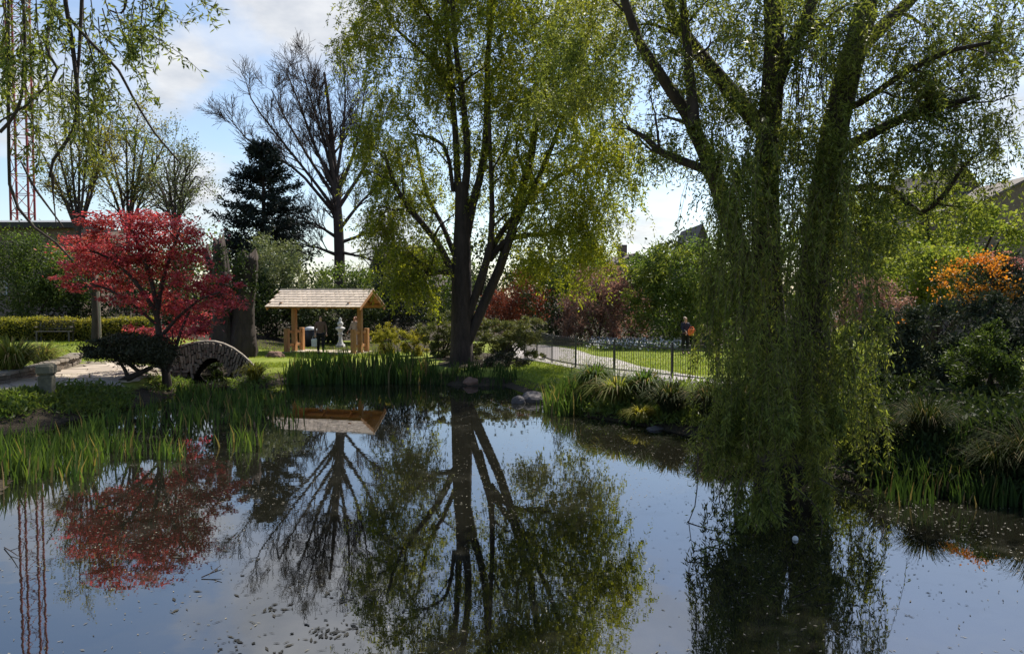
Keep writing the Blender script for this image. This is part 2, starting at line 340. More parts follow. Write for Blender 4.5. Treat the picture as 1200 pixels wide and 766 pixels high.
def build_ground():
    xs = np.unique(np.r_[np.linspace(-900, -60, 12), np.linspace(-60, -24, 30), np.linspace(-24, 20, 260), np.linspace(20, 60, 30), np.linspace(60, 900, 12)])
    ys = np.unique(np.r_[np.linspace(-300, -6, 8), np.linspace(-6, 45, 260), np.linspace(45, 90, 30), np.linspace(90, 1500, 14)])
    X, Y = np.meshgrid(xs, ys); Z = hgt(X, Y); nx = len(xs); ny = len(ys)
    V = np.stack([X, Y, Z], -1).reshape(-1, 3)
    i = np.arange(ny - 1)[:, None] * nx; j = np.arange(nx - 1)[None]
    Q = np.stack([i + j, i + j + 1, i + nx + j + 1, i + nx + j], -1).reshape(-1, 4)
    me = np_mesh('ground', V, Q, smooth=True)
    soil = np.clip(1 - sm(.25, 1.0, -pond_sd(X, Y)), 0, 1)
    for (px, py, d, rad) in SOIL:
        c = at(px, py, d); soil = np.maximum(soil, 1 - sm(rad * .75, rad * 1.15, np.hypot(X - c[0], Y - c[1])))
    soil = np.maximum(soil, sm(42.5, 44, Y)); soil = np.maximum(soil, sm(7.0, 8.5, X) * sm(25, 22, Y))
    at_ = me.attributes.new('soil', 'FLOAT', 'POINT'); at_.data.foreach_set('value', soil.ravel().astype(np.float32))
    m, N, L, o = nodes('grass_and_soil')
    tx = N.new('ShaderNodeTexCoord'); n1 = N.new('ShaderNodeTexNoise'); n1.inputs['Scale'].default_value = 1.2; n1.inputs['Detail'].default_value = 8
    n2 = N.new('ShaderNodeTexNoise'); n2.inputs['Scale'].default_value = 30; n2.inputs['Detail'].default_value = 4
    L.new(tx.outputs['Object'], n1.inputs[0]); L.new(tx.outputs['Object'], n2.inputs[0])
    def ramp(src, c0, c1, p0=.35, p1=.65):
        r = N.new('ShaderNodeValToRGB'); L.new(src, r.inputs[0]); r.color_ramp.elements[0].position = p0; r.color_ramp.elements[1].position = p1
        r.color_ramp.elements[0].color = (*c0, 1); r.color_ramp.elements[1].color = (*c1, 1); return r.outputs[0]
    g = ramp(n1.outputs['Fac'], (.14, .185, .025), (.21, .24, .045)); s = ramp(n2.outputs['Fac'], (.028, .022, .015), (.06, .048, .033))
    a = N.new('ShaderNodeAttribute'); a.attribute_name = 'soil'
    ad = N.new('ShaderNodeMath'); ad.operation = 'MULTIPLY_ADD'; L.new(n1.outputs['Fac'], ad.inputs[0]); ad.inputs[1].default_value = .7; ad.inputs[2].default_value = -.35
    a2 = N.new('ShaderNodeMath'); a2.operation = 'ADD'; a2.use_clamp = True; L.new(ad.outputs[0], a2.inputs[0]); L.new(a.outputs['Fac'], a2.inputs[1])
    cr = N.new('ShaderNodeMapRange'); cr.inputs[1].default_value = .35; cr.inputs[2].default_value = .6; L.new(a2.outputs[0], cr.inputs[0])
    mx = N.new('ShaderNodeMix'); mx.data_type = 'RGBA'; L.new(cr.outputs[0], mx.inputs[0]); L.new(g, mx.inputs[6]); L.new(s, mx.inputs[7])
    p = N.new('ShaderNodeBsdfPrincipled'); p.inputs['Roughness'].default_value = .95; p.inputs['Specular IOR Level'].default_value = .15; L.new(mx.outputs[2], p.inputs['Base Color'])
    bp = N.new('ShaderNodeBump'); bp.inputs['Strength'].default_value = .8; bp.inputs['Distance'].default_value = .05; L.new(n2.outputs['Fac'], bp.inputs['Height']); L.new(bp.outputs[0], p.inputs['Normal'])
    L.new(p.outputs[0], o.inputs[0])
    return link('ground', me, m, kind='structure')
SOIL = [(200, 400, 40, 5), (310, 390, 39, 4), (470, 400, 38, 4), (570, 400, 31.5, 2.6), (730, 390, 41, 4.5), (840, 390, 40, 3.5), (30, 380, 37, 5), (1100, 400, 20, 5), (560, 430, 28.6, 1.6)]
build_ground()

def build_water():
    m, N, L, o = nodes('pond_water')
    tx = N.new('ShaderNodeTexCoord'); mp = N.new('ShaderNodeMapping'); mp.inputs['Scale'].default_value = (1, 1.5, 1); L.new(tx.outputs['Object'], mp.inputs[0])
    n1 = N.new('ShaderNodeTexNoise'); n1.inputs['Scale'].default_value = 2.2; n1.inputs['Detail'].default_value = 3; L.new(mp.outputs[0], n1.inputs[0])
    n2 = N.new('ShaderNodeTexNoise'); n2.inputs['Scale'].default_value = .5; n2.inputs['Detail'].default_value = 5; L.new(tx.outputs['Object'], n2.inputs[0])
    bp = N.new('ShaderNodeBump'); bp.inputs['Strength'].default_value = .012; bp.inputs['Distance'].default_value = .05; L.new(n1.outputs['Fac'], bp.inputs['Height'])
    p = N.new('ShaderNodeBsdfPrincipled'); p.inputs['Base Color'].default_value = (.009, .009, .006, 1); p.inputs['Roughness'].default_value = .6; p.inputs['Specular IOR Level'].default_value = .0
    g = N.new('ShaderNodeBsdfGlossy'); g.inputs['Color'].default_value = (.96, .97, 1, 1)
    mr = N.new('ShaderNodeMapRange'); L.new(n2.outputs['Fac'], mr.inputs[0]); mr.inputs[1].default_value = .35; mr.inputs[2].default_value = .7; mr.inputs[3].default_value = .004; mr.inputs[4].default_value = .022
    L.new(mr.outputs[0], g.inputs['Roughness']); L.new(bp.outputs[0], g.inputs['Normal'])
    fr = N.new('ShaderNodeFresnel'); fr.inputs['IOR'].default_value = 3.1
    ms = N.new('ShaderNodeMixShader'); L.new(fr.outputs[0], ms.inputs[0]); L.new(p.outputs[0], ms.inputs[1]); L.new(g.outputs[0], ms.inputs[2])
    n3 = N.new('ShaderNodeTexNoise'); n3.inputs['Scale'].default_value = 1.1; n3.inputs['Detail'].default_value = 10; n3.inputs['Roughness'].default_value = .72; L.new(tx.outputs['Object'], n3.inputs[0])
    m3 = N.new('ShaderNodeMapRange'); L.new(n3.outputs['Fac'], m3.inputs[0]); m3.inputs[1].default_value = .52; m3.inputs[2].default_value = .78; m3.inputs[3].default_value = 0; m3.inputs[4].default_value = .13
    fd = N.new('ShaderNodeBsdfDiffuse'); fd.inputs[0].default_value = (.13, .125, .10, 1); mf = N.new('ShaderNodeMixShader'); L.new(m3.outputs[0], mf.inputs[0]); L.new(ms.outputs[0], mf.inputs[1]); L.new(fd.outputs[0], mf.inputs[2]); L.new(mf.outputs[0], o.inputs[0])
    bm = bmesh.new(); vs = [bm.verts.new((x, y, 0)) for x, y in ((-14, 2), (13, 2), (13, 36), (-14, 36))]; bm.faces.new(vs)
    me = bpy.data.meshes.new('water'); bm.to_mesh(me); bm.free()
    return link('water', me, m, kind='structure')
build_water()

# ------------------------------------------------------------------ solid shape helpers
def box_bm(bm, c, s, rz=0.0, jit=0.0, bev=0.0, rot=None):
    r = bmesh.ops.create_cube(bm, size=1.0); vs = r['verts']
    mat = Matrix.Translation(c) @ (rot if rot is not None else Matrix.Rotation(rz, 4, 'Z')) @ Matrix.Diagonal((*s, 1))
    if jit:
        for v in vs: v.co += Vector([random.uniform(-jit, jit) for _ in range(3)])
    bmesh.ops.transform(bm, matrix=mat, verts=vs)
    if bev:
        es = list({e for v in vs for e in v.link_edges}); bmesh.ops.bevel(bm, geom=es, offset=bev, segments=1, affect='EDGES')
def box_me(name, c, s, **k):
    bm = bmesh.new(); box_bm(bm, Vector(c), s, **k); me = bpy.data.meshes.new(name); bm.to_mesh(me); bm.free(); return me
def beam_me(name, a, b, w, h, bev=.008):
    """rectangular timber from a to b"""
    a = Vector(a); b = Vector(b); d = b - a; q = d.to_track_quat('X', 'Z').to_matrix().to_4x4()
    bm = bmesh.new(); box_bm(bm, (a + b) / 2, (d.length, w, h), rot=q, bev=bev); me = bpy.data.meshes.new(name); bm.to_mesh(me); bm.free(); return me
def lathe_me(name, prof, k=14):
    P = np.array([(0, 0, z) for r, z in prof], float); V, Q = tubes(P, np.array([r for r, z in prof]), k); return np_mesh(name, V, Q, smooth=True)
def blobpts(blobs, n, shell=.45, clump=0, csize=.22):
    """points filling ellipsoids given as (px, py, d, rx_px, ry_px[, rd_m[, weight]])"""
    out = []; outn = []
    w = np.array([(b[6] if len(b) > 6 else 1.0) * b[3] * b[4] / S(b[2]) ** 2 for b in blobs]); w = w / w.sum()
    for b, wi in zip(blobs, w):
        k = max(1, int(n * wi)); s = S(b[2]); c = at(b[0], b[1], b[2]); rx, rz_ = b[3] / s, b[4] / s; ry = b[5] if len(b) > 5 and b[5] else min(rx, max(rz_, .6 * rx))
        if clump:
            kc = max(4, int(clump * wi)); uc = rvec(kc) * (rng.uniform(shell ** 3, 1, (kc, 1)) ** (1 / 3.)); u = uc[rng.integers(0, kc, k)] + rng.normal(size=(k, 3)) * csize * rng.uniform(.5, 1.2, (k, 1))
        else: u = rvec(k) * (rng.uniform(shell ** 3, 1, (k, 1)) ** (1 / 3.))
        out.append(c + u * np.array([rx, ry, rz_])); outn.append(nrm(u))
    return np.concatenate(out), np.concatenate(outn)
def ground_plant(name, label, cat, blobs, n, L, W, mat, stems=6, stem_r=.04, bark='bark', clump=60, csize=.2, shell=.35, outward=.5, up=.15, group=None, extra=None, base=None):
    c = at(*blobs[0][:3]) if base is None else base; gx, gy = c[0], c[1]; gz = H(gx, gy)
    t = thing(name, label, cat, (gx, gy, gz), 0, group)
    P, Nn = blobpts(blobs, n, shell, int(clump * .7), csize * .85); low = hgt(P[:, 0], P[:, 1]) + .02; k = P[:, 2] > low; P = P[k]; Nn = Nn[k]
    D = nrm(Nn * outward + rvec(len(P)) + np.array([0, 0, up])); m_ = len(P)
    V, Q = kites(P, D, rng.uniform(.6, 1.25, m_) * L, rng.uniform(.7, 1.2, m_) * W)
    link('foliage', np_mesh('foliage', V, Q), M[mat], t, kind='stuff')
    if extra:
        for (nm, bl, nn, l, w, mt) in extra:
            p, q = blobpts(bl, nn, .5, 30, .2); V, Q = kites(p, nrm(q * .6 + rvec(len(p))), rng.uniform(.7, 1.2, len(p)) * l, w); link(nm, np_mesh(nm, V, Q), M[mt], t, kind='stuff')
    if stems:
        tp = P[rng.integers(0, m_, stems)]; b0 = np.array((gx, gy, gz - .05)) + rng.normal(size=(stems, 3)) * np.array([.12, .12, 0])
        mid = b0 * .5 + tp * .5 + rng.normal(size=(stems, 3)) * .08 + np.array([0, 0, .08])
        u = np.linspace(0, 1, 6)[None, :, None]; pl = b0[:, None] * (1 - u) ** 2 + 2 * mid[:, None] * u * (1 - u) + tp[:, None] * u ** 2
        V, Q = tubes(pl, np.linspace(stem_r, stem_r * .3, 6)[None].repeat(stems, 0), 5); link('stem', np_mesh('stem', V, Q, smooth=True), M[bark], t, kind='stuff')
    return t

gp = ground_plant
# ------------------------------------------------------------------ central willow
def limbs_to(t, limbs, mat, k=8, first='trunk'):
    Ps, Rs = [], []
    for i, (P, r) in enumerate(limbs):
        V, Q = tubes(P, r, k); link(first if i == 0 else 'limb', np_mesh('limb', V, Q, smooth=True), mat, t); Ps.append(P); Rs.append(r)
    return np.array(Ps), np.array(Rs)
def central_willow():
    d = 29.0; b = G(541, 446, .2); t = thing('willow_tree', 'big spring green willow with a dark forked trunk at the far pond edge', 'tree', (b[0], d, H(b[0], d)))
    n = 12
    L_ = [pline([(541, 452), (541, 425), (541, 385), (541, 340), (541, 300), (542, 255), (541, 214)], d, n, [40, 28, 25, 24, 22, 18, 15]),
          pline([(537, 225), (535, 180), (532, 130), (526, 70), (522, 0), (518, -90)], d, n, [11, 8, 7, 5], [0, .2, .8]),
          pline([(544, 228), (549, 185), (543, 120), (534, 60), (530, 0), (524, -110)], d, n, [12, 9, 7, 5], [0, -.3, -1]),
          pline([(547, 275), (556, 228), (567, 195), (571, 130), (571, 70), (577, 10), (586, -100)], d, n, [13, 10, 8, 6], [0, .5, .3]),
          pline([(549, 372), (562, 330), (575, 290), (577, 245), (575, 190), (573, 120)], d, n, [12, 10, 7, 4], [0, -.6, -1.2]),
          pline([(548, 400), (572, 345), (596, 290), (606, 240), (622, 190), (629, 135), (642, 70), (655, 0), (662, -90)], d, n, [15, 13, 11, 7, 4], [0, .3, 1]),
          pline([(574, 305), (590, 283), (614, 275), (640, 275), (658, 271)], d, n, [9, 8, 6, 4], [0, -.6]),
          pline([(561, 345), (574, 292), (600, 255), (640, 215), (690, 186), (725, 160)], d, n, [10, 8, 6, 3], [0, .8, 2]),
          pline([(533, 325), (515, 287), (495, 262), (474, 238), (459, 208), (450, 178)], d, n, [11, 9, 7, 4], [0, -.5, -1]),
          pline([(533, 320), (510, 318), (496, 312), (484, 301)], d, n, [8, 7, 5], [0, -.5]),
          pline([(533, 300), (518, 262), (502, 235), (493, 200), (486, 160)], d, n, [8, 6, 3], [0, .8, 1.5]),
          pline([(531, 225), (527, 190), (520, 170), (504, 160), (481, 157)], d, n, [6, 5, 3], [0, -.4, -1]),
          pline([(580, 330), (600, 270), (640, 190), (670, 110), (690, 40), (700, -40)], d, n, [9, 7, 5, 3], [0, -.8, -2.2]),
          pline([(530, 110), (505, 70), (470, 40), (440, 10)], d, n, [6, 4, 3], [0, .5, 1.2]), pline([(528, 60), (490, 0), (450, -60)], d, n, [5, 3], [0, -.6, -1.5])]
    L_ = [L_[0]] + [(p_, q_ * .82) for p_, q_ in L_[1:]]
    P, r = limbs_to(t, L_, M['bark'])
    P2, r2 = spawn(P[1:], r[1:], 6, .3, 1, (25, 60), 2.0, 6, .10, .15, .5, .3); P3, r3 = spawn(P2, r2, 4, .3, 1, (25, 60), 1.0, 5, -.02, .18, .5, .3)
    V, Q = join([tubes(P2, r2, 5), tubes(P3, np.maximum(r3, .008), 3)]); link('branch', np_mesh('branch', V, Q, smooth=True), M['bark'], t, kind='stuff')
    blobs = [(470, 55, 29, 78, 85, 2.6, 1.0), (425, 20, 29, 45, 40, 1.5, .6), (452, 165, 29, 34, 70, 2, 1.3), (470, 270, 28.6, 42, 60, 1.6, 1.2), (495, 325, 28.2, 44, 38, 1.2, .8),
             (560, 60, 29, 80, 100, 3.0, .8), (640, 50, 28.5, 85, 105, 3.0, 1.35), (660, 165, 28.5, 85, 90, 3.0, 1.4), (700, 215, 28, 48, 85, 2.2, 1.4), (625, 265, 28.4, 62, 52, 2.2, 1.0),
             (590, 180, 29.5, 50, 80, 2, .5), (520, 200, 30, 40, 80, 1.5, .35), (560, -110, 29, 165, 90, 3.6, .9), (640, 318, 28.6, 55, 30, 1.4, .5), (685, 290, 28.2, 35, 45, 1.4, .6)]
    st, _ = blobpts(blobs, 5600, .0, 460, .17)
    st = np.concatenate([st, P3[rng.integers(0, len(P3), 700), -1]])
    sp = strings(st, rng.uniform(.5, 1.5, len(st)), 6, .8, .5)
    V, Q = tubes(sp[:1600], np.full((1600, 6), .006), 3); link('twig', np_mesh('twig', V, Q), M['twig'], t, kind='stuff')
    V, Q = leaves_on(sp, 32, .15, .047, .05, .95, .05); link('crown', np_mesh('crown', V, Q), M['willow'], t, kind='stuff')
central_willow()

# ------------------------------------------------------------------ right willow (near)
def right_willow():
    d = 13.4; b = G(940, 528, .25); t = thing('willow_tree', 'large near weeping willow whose leafy curtain trails into the pond at right', 'tree', (b[0], d, H(b[0], d)))
    n = 14
    L_ = [pline([(935, 560), (945, 520), (950, 430), (953, 330), (962, 250), (976, 160), (992, 90), (1010, 35), (1022, -40), (1035, -140)], d, n, [80, 48, 38, 32, 28, 26, 20]),
          pline([(915, 560), (915, 500), (903, 400), (897, 300), (897, 200), (903, 130), (909, 60), (905, 0), (898, -120)], d, n, [60, 40, 32, 27, 22, 16], [0, -.3, -.6]),
          pline([(905, 540), (892, 420), (868, 300), (840, 212), (822, 168), (800, 122), (755, 64), (733, 20), (722, -60)], d, n, [38, 28, 21, 17, 13, 10, 8], [0, -.5, -1.5]),
          pline([(893, 150), (868, 121), (842, 90), (813, 56), (785, 14), (770, -60)], d, n, [21, 19, 17, 14, 10], [-.4, .2, .8]),
          pline([(833, 200), (816, 195), (795, 187), (771, 177), (758, 162), (735, 150)], d, n, [11, 10, 8, 4], [-1, -1.2]),
          pline([(814, 150), (810, 108), (806, 62), (800, 0), (796, -60)], d, n, [14, 12, 9, 6], [-1, -.6]),
          pline([(972, 180), (1000, 168), (1034, 150), (1076, 130), (1120, 121), (1146, 112)], d, n, [14, 12, 9, 5], [0, -1, -2]),
          pline([(955, 225), (992, 221), (1042, 219), (1064, 238), (1080, 254), (1094, 240), (1111, 225), (1124, 200), (1140, 184)], d, 18, [9, 8, 7, 7, 5, 3], [0, -.8, -1.6]),
          pline([(1003, 62), (1030, 35), (1068, 0), (1110, -60)], d, n, [18, 15, 10], [0, .6]),
          pline([(905, 112), (925, 60), (950, 12), (965, -50)], d, n, [18, 14, 9], [-.4, -1]),
          pline([(985, 130), (1010, 120), (1060, 85), (1110, 60), (1160, 50)], d, n, [9, 7, 4], [.2, -1.4, -2.5])]
    L_ = [resample(p, r, 14) for p, r in L_]
    P, r = limbs_to(t, L_, M['bark'], 10)
    P2, r2 = spawn(P[2:], r[2:], 6, .35, 1, (25, 65), 1.1, 6, .05, .16, .4, .3); P3, r3 = spawn(P2, r2, 3, .3, 1, (25, 60), .7, 5, -.05, .18, .5, .3)
    V, Q = join([tubes(P2, r2, 5), tubes(P3, np.maximum(r3, .004), 3)]); link('branch', np_mesh('branch', V, Q, smooth=True), M['bark'], t, kind='stuff')
    lowdir = None
    # the hanging curtain
    cur = []
    for (x0, x1, y0, y1, d0, d1, k, l0, l1) in ((842, 885, 190, 420, 11, 12.6, 130, .8, 2.0), (885, 1000, 140, 420, 10.6, 13, 215, .9, 2.2), (850, 1000, 380, 500, 9.8, 11.6, 165, .5, 1.3),
                                                  (835, 900, 430, 540, 9.9, 11.4, 90, .4, .9), (905, 985, 470, 560, 9.4, 10.6, 70, .3, .55), (985, 1030, 260, 500, 10.8, 12.5, 60, .6, 1.5), (820, 850, 300, 470, 10.5, 12, 34, .5, 1.3), (830, 1015, 120, 300, 10.2, 12.4, 96, 1.0, 2.6), (860, 930, 540, 585, 8.9, 9.8, 30, .2, .45)):
        for _ in range(max(4, k // 6)):
            c_ = at(random.uniform(x0, x1), random.uniform(y0, y1), random.uniform(d0, d1)); ln_ = random.uniform(l0, l1) * 1.15
            for _ in range(6): cur.append((c_[0] + random.gauss(0, .07), c_[1] + random.gauss(0, .07), c_[2] + random.gauss(0, .15), ln_ * random.uniform(.7, 1.1)))
    cur = np.array(cur); sp = strings(cur[:, :3], cur[:, 3], 8, .22, .6)
    up_bl = [(1060, 30, 12.2, 120, 60, 1.4, .25), (1120, 110, 12, 80, 60, 1.2, .25), (880, 60, 13, 110, 80, 2.2, .8), (990, 60, 13, 90, 90, 2, .55), (1100, 70, 12.5, 90, 70, 1.6, .75), (1170, 40, 12.5, 50, 60, 1.2, .9), (1080, 150, 12.2, 90, 45, 1.3, .75), (1150, 150, 12.3, 55, 45, 1.2, .55),
             (740, 50, 13.5, 70, 65, 1.8, 1.0), (690, 20, 14, 60, 45, 1.4, 1.0), (665, 95, 14, 45, 45, 1.0, .9), (790, 160, 12.6, 60, 45, 1.2, .5), (870, 190, 12.4, 50, 80, 1.0, 1.3), (960, 180, 12.6, 60, 100, 1.2, 1.0),
             (1060, 190, 12.3, 55, 35, 1.0, .8), (1000, 250, 12.4, 50, 50, 1.0, 1.0), (930, -60, 13, 240, 60, 2.4, .7), (800, 250, 12.2, 35, 45, .6, .16), (1140, 210, 12.4, 50, 25, .8, .3), (830, 110, 12.8, 50, 70, 1.2, .5)]
    st, _ = blobpts(up_bl, 3700, .0, 330, .16); st = np.concatenate([st, P3[:, -1]]); su = strings(st, rng.uniform(.3, .9, len(st)), 8, .8, .4)
    V, Q = join([tubes(sp, np.full((len(sp), 8), .0035), 3), tubes(su[:1500], np.full((min(1500, len(su)), 8), .003), 3)]); link('twig', np_mesh('twig', V, Q), M['twig'], t, kind='stuff')
    # bare hanging whips between the two stems
    w0 = np.array([at(random.uniform(925, 968), random.uniform(10, 60), random.uniform(12.2, 13)) for _ in range(16)]); wp = strings(w0, rng.uniform(1.6, 2.8, 16), 8, .15, .6)
    V, Q = tubes(wp, np.linspace(.012, .006, 8)[None].repeat(16, 0), 4); link('whip', np_mesh('whip', V, Q, smooth=True), M['bark'], t, kind='stuff')
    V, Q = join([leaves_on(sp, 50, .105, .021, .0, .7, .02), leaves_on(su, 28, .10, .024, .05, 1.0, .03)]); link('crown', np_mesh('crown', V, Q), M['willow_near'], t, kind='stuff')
    # low twigs reaching over the water
    low = [[(818, 530), (817, 570), (816, 590), (808, 603), (806, 620), (812, 640), (826, 650), (818, 668)], [(806, 612), (830, 620), (850, 624), (862, 632)], [(850, 560), (842, 580), (846, 602), (862, 616)],
           [(960, 560), (985, 575), (1010, 580), (1030, 577)], [(930, 570), (955, 590), (965, 610), (960, 640)], [(830, 690), (850, 678), (836, 670), (812, 692)], [(870, 560), (860, 590), (880, 605)], [(900, 570), (905, 600), (925, 612)], [(975, 545), (1000, 555), (1020, 560)]]
    pl = []
    for q in low:
        P_, r_ = pline(q, 8.7, 8, [3, 2], [.25, -.2]); P_[:, 2] = np.maximum(P_[:, 2], .05); pl.append(P_)
    pl = np.array(pl); V, Q = tubes(pl, np.linspace(.009, .003, 8)[None].repeat(len(pl), 0), 4); link('trailing_twig', np_mesh('trailing_twig', V, Q, smooth=True), M['bark'], t, kind='stuff')
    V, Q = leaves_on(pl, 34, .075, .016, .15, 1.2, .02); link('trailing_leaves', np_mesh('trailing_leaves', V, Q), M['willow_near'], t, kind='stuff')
right_willow()

# ------------------------------------------------------------------ near willow at the left edge, trunk outside the frame
def left_willow():
    d = 7.0; t = thing('willow_tree', 'willow branches hanging into the top left corner in front of the crane', 'tree', (-7.6, 5.6, H(-7.6, 5.6)))
    top = np.array((-6.6, 6.0, 7.2)); tr, rr = resample([(-7.6, 5.6, H(-7.6, 5.6) - .1), (-7.5, 5.6, 2), (-7.3, 5.7, 4.2), (-6.6, 6.0, 7.2), (-5.6, 6.6, 8.6)], [.34, .26, .22, .15, .1], 14)
    L_ = [(tr, rr)]
    for tgt in ((75, -60, .035), (160, -70, .028), (10, -60, .025)): L_.append(resample([top, (top + at(tgt[0], tgt[1], d)) / 2 + np.array([0, 0, .7]), at(tgt[0], tgt[1], d)], [.09, tgt[2], tgt[2] * .6], 14))
    L_ += [pline([(75, -60), (76, 0), (83, 40), (89, 85), (91, 120), (89, 148), (74, 172), (60, 190), (58, 208)], d, 14, [5, 5, 5, 4, 3]), pline([(98, -60), (96, 0), (93, 60), (88, 122)], d, 14, [5, 4, 3], [.1, 0]),
           pline([(68, -60), (64, 10), (56, 38), (53, 58), (70, 84), (52, 104), (30, 125), (0, 142)], d, 14, [4, 4, 3, 2], [.2, 0]), pline([(80, 20), (108, 52), (138, 80), (156, 115), (180, 155), (212, 192)], d, 14, [4, 3, 2], [0, .2]),
           pline([(10, -60), (10, 150), (11, 225), (30, 260), (74, 290), (86, 306)], d, 14, [3, 4, 3, 2], [.3, .3]), pline([(25, 190), (40, 220), (74, 266)], d, 14, [2, 3, 1.5], [.1, .1]), pline([(62, 205), (62, 225), (66, 264)], d, 14, [4, 2, 1]),
           pline([(0, 155), (15, 140), (25, 120), (30, 60), (25, -60)], d, 14, [4, 3]), pline([(150, -70), (148, 5), (143, 18), (128, 12)], d, 14, [3, 2])]
    P, r = limbs_to(t, L_, M['bark'], 7)
    tw = [[(110, -40), (130, 22), (155, 28), (178, 42), (205, 58), (222, 72), (237, 86)], [(150, -40), (172, 5), (200, 20), (229, 27)], [(215, -40), (236, 2), (248, 8), (262, 12)], [(110, 30), (140, 62), (160, 85), (172, 112), (186, 122)], [(120, 90), (135, 118), (148, 140), (168, 165), (184, 200)],
          [(175, -40), (180, 30), (180, 45), (200, 62)], [(165, -40), (172, 20), (165, 45), (178, 60)], [(120, 10), (130, 45), (150, 48), (160, 70)], [(40, -40), (44, 30), (48, 80), (44, 120), (42, 180)], [(5, -40), (8, 40), (14, 90), (20, 160), (18, 200)], [(28, 0), (35, 60), (40, 100), (38, 150)],
          [(100, 40), (112, 80), (108, 110), (116, 150)], [(60, 30), (78, 60), (70, 110), (78, 150)], [(125, 60), (128, 90), (140, 110), (138, 140)], [(20, 80), (10, 110), (22, 140)], [(115, 20), (118, 55), (125, 85), (120, 130)], [(0, 40), (5, 80), (2, 130)], [(135, 10), (150, 55), (158, 68)], [(75, 100), (100, 125), (125, 135), (150, 160)], [(50, -40), (62, 20), (60, 60)], [(95, 140), (105, 170), (103, 200)], [(30, 130), (48, 165), (44, 200)]]
    for _ in range(34):
        x = random.uniform(-10, 125) if random.random() < .8 else random.uniform(110, 190); y = random.uniform(-60, 110) if x < 120 else random.uniform(-40, 30); l = random.uniform(40, 110)
        tw.append([(x, y), (x + random.uniform(-6, 10), y + l * .35), (x + random.uniform(-8, 14), y + l * .7), (x + random.uniform(-10, 18), y + l)])
    pl = np.array([pline(q, d + random.uniform(-.6, .8), 12, [2, 1])[0] for q in tw]); V, Q = tubes(pl, np.linspace(.006, .002, 12)[None].repeat(len(pl), 0), 4); link('twig', np_mesh('twig', V, Q, smooth=True), M['bark'], t, kind='stuff')
    c2, q2 = spawn(pl, np.full((len(pl), 12), .004), 4, .1, .95, (20, 60), .3, 6, -.12, .15); V, Q = tubes(c2, q2, 3); link('twiglet', np_mesh('twiglet', V, Q), M['bark'], t, kind='stuff')
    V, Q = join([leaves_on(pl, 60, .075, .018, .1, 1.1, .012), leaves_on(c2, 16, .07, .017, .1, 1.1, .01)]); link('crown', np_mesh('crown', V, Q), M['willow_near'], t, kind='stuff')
left_willow()

# ------------------------------------------------------------------ red maple
def red_maple():
    d = 20.8; b = ground_at(197, 457); d = b[1]; t = thing('maple_tree', 'crimson Japanese maple spreading beside the stone footbridge', 'tree', tuple(b)); n = 10
    L_ = [pline([(197, 460), (195, 440), (190, 415), (186, 388), (183, 365)], d, n, [12, 9, 8, 6]), pline([(184, 370), (170, 345), (150, 320), (125, 300), (100, 292)], d, n, [6, 4, 2], [0, -.5]), pline([(184, 372), (188, 340), (196, 310), (205, 285), (212, 265)], d, n, [6, 4, 2], [0, .5]),
          pline([(185, 366), (178, 330), (165, 295), (155, 268), (140, 255)], d, n, [6, 4, 2], [0, .3]), pline([(188, 395), (210, 370), (235, 350), (258, 342)], d, n, [5, 3, 2], [0, -.7]), pline([(194, 440), (205, 410), (213, 385), (222, 365)], d, n, [6, 4, 2], [0, -.2]), pline([(183, 380), (160, 360), (130, 340), (105, 332)], d, n, [4, 3, 2], [0, -.9])]
    P, r = limbs_to(t, L_, M['bark'], 7); P2, r2 = spawn(P[1:], r[1:], 6, .3, 1, (25, 65), .8, 5, .02, .15, .5); P3, r3 = spawn(P2, r2, 3, .3, 1, (25, 60), .45, 4, 0, .15, .5)
    V, Q = join([tubes(P2, r2, 4), tubes(P3, r3, 3)]); link('branch', np_mesh('branch', V, Q, smooth=True), M['bark'], t, kind='stuff')
    pads = [(150, 256, 60, 9), (115, 264, 30, 7), (185, 258, 25, 9), (125, 284, 52, 10), (195, 278, 40, 12), (160, 298, 45, 10), (220, 298, 30, 14), (105, 312, 35, 11), (82, 330, 20, 7), (140, 325, 40, 10), (205, 325, 40, 14), (245, 335, 24, 14),
            (255, 352, 26, 13), (110, 338, 30, 7), (150, 350, 28, 8), (190, 352, 35, 10), (228, 362, 30, 12), (215, 385, 28, 12), (165, 388, 22, 7), (195, 398, 24, 8), (240, 385, 20, 12), (178, 270, 55, 14), (135, 300, 60, 16), (270, 330, 12, 6), (272, 358, 14, 5), (90, 290, 22, 6)]
    bl = [(x, y, d + rng.uniform(-1.2, 1.2), rx * 1.05, ry * 1.25, .75) for x, y, rx, ry in pads] + [(160, 290, d, 92, 42, 1.6, .18), (215, 365, d, 48, 34, 1.0, .3)]
    Pt, Nn = blobpts(bl, 24000, .0, 460, .17); D = nrm(rvec(len(Pt)) * np.array([1, 1, .5]) + np.array([0, 0, -.2]))
    V, Q = kites(Pt, D, rng.uniform(.7, 1.3, len(Pt)) * .12, rng.uniform(.7, 1.2, len(Pt)) * .062, np.array([0, 0, 1.0])); link('crown', np_mesh('crown', V, Q), M['red'], t, kind='stuff')
red_maple()

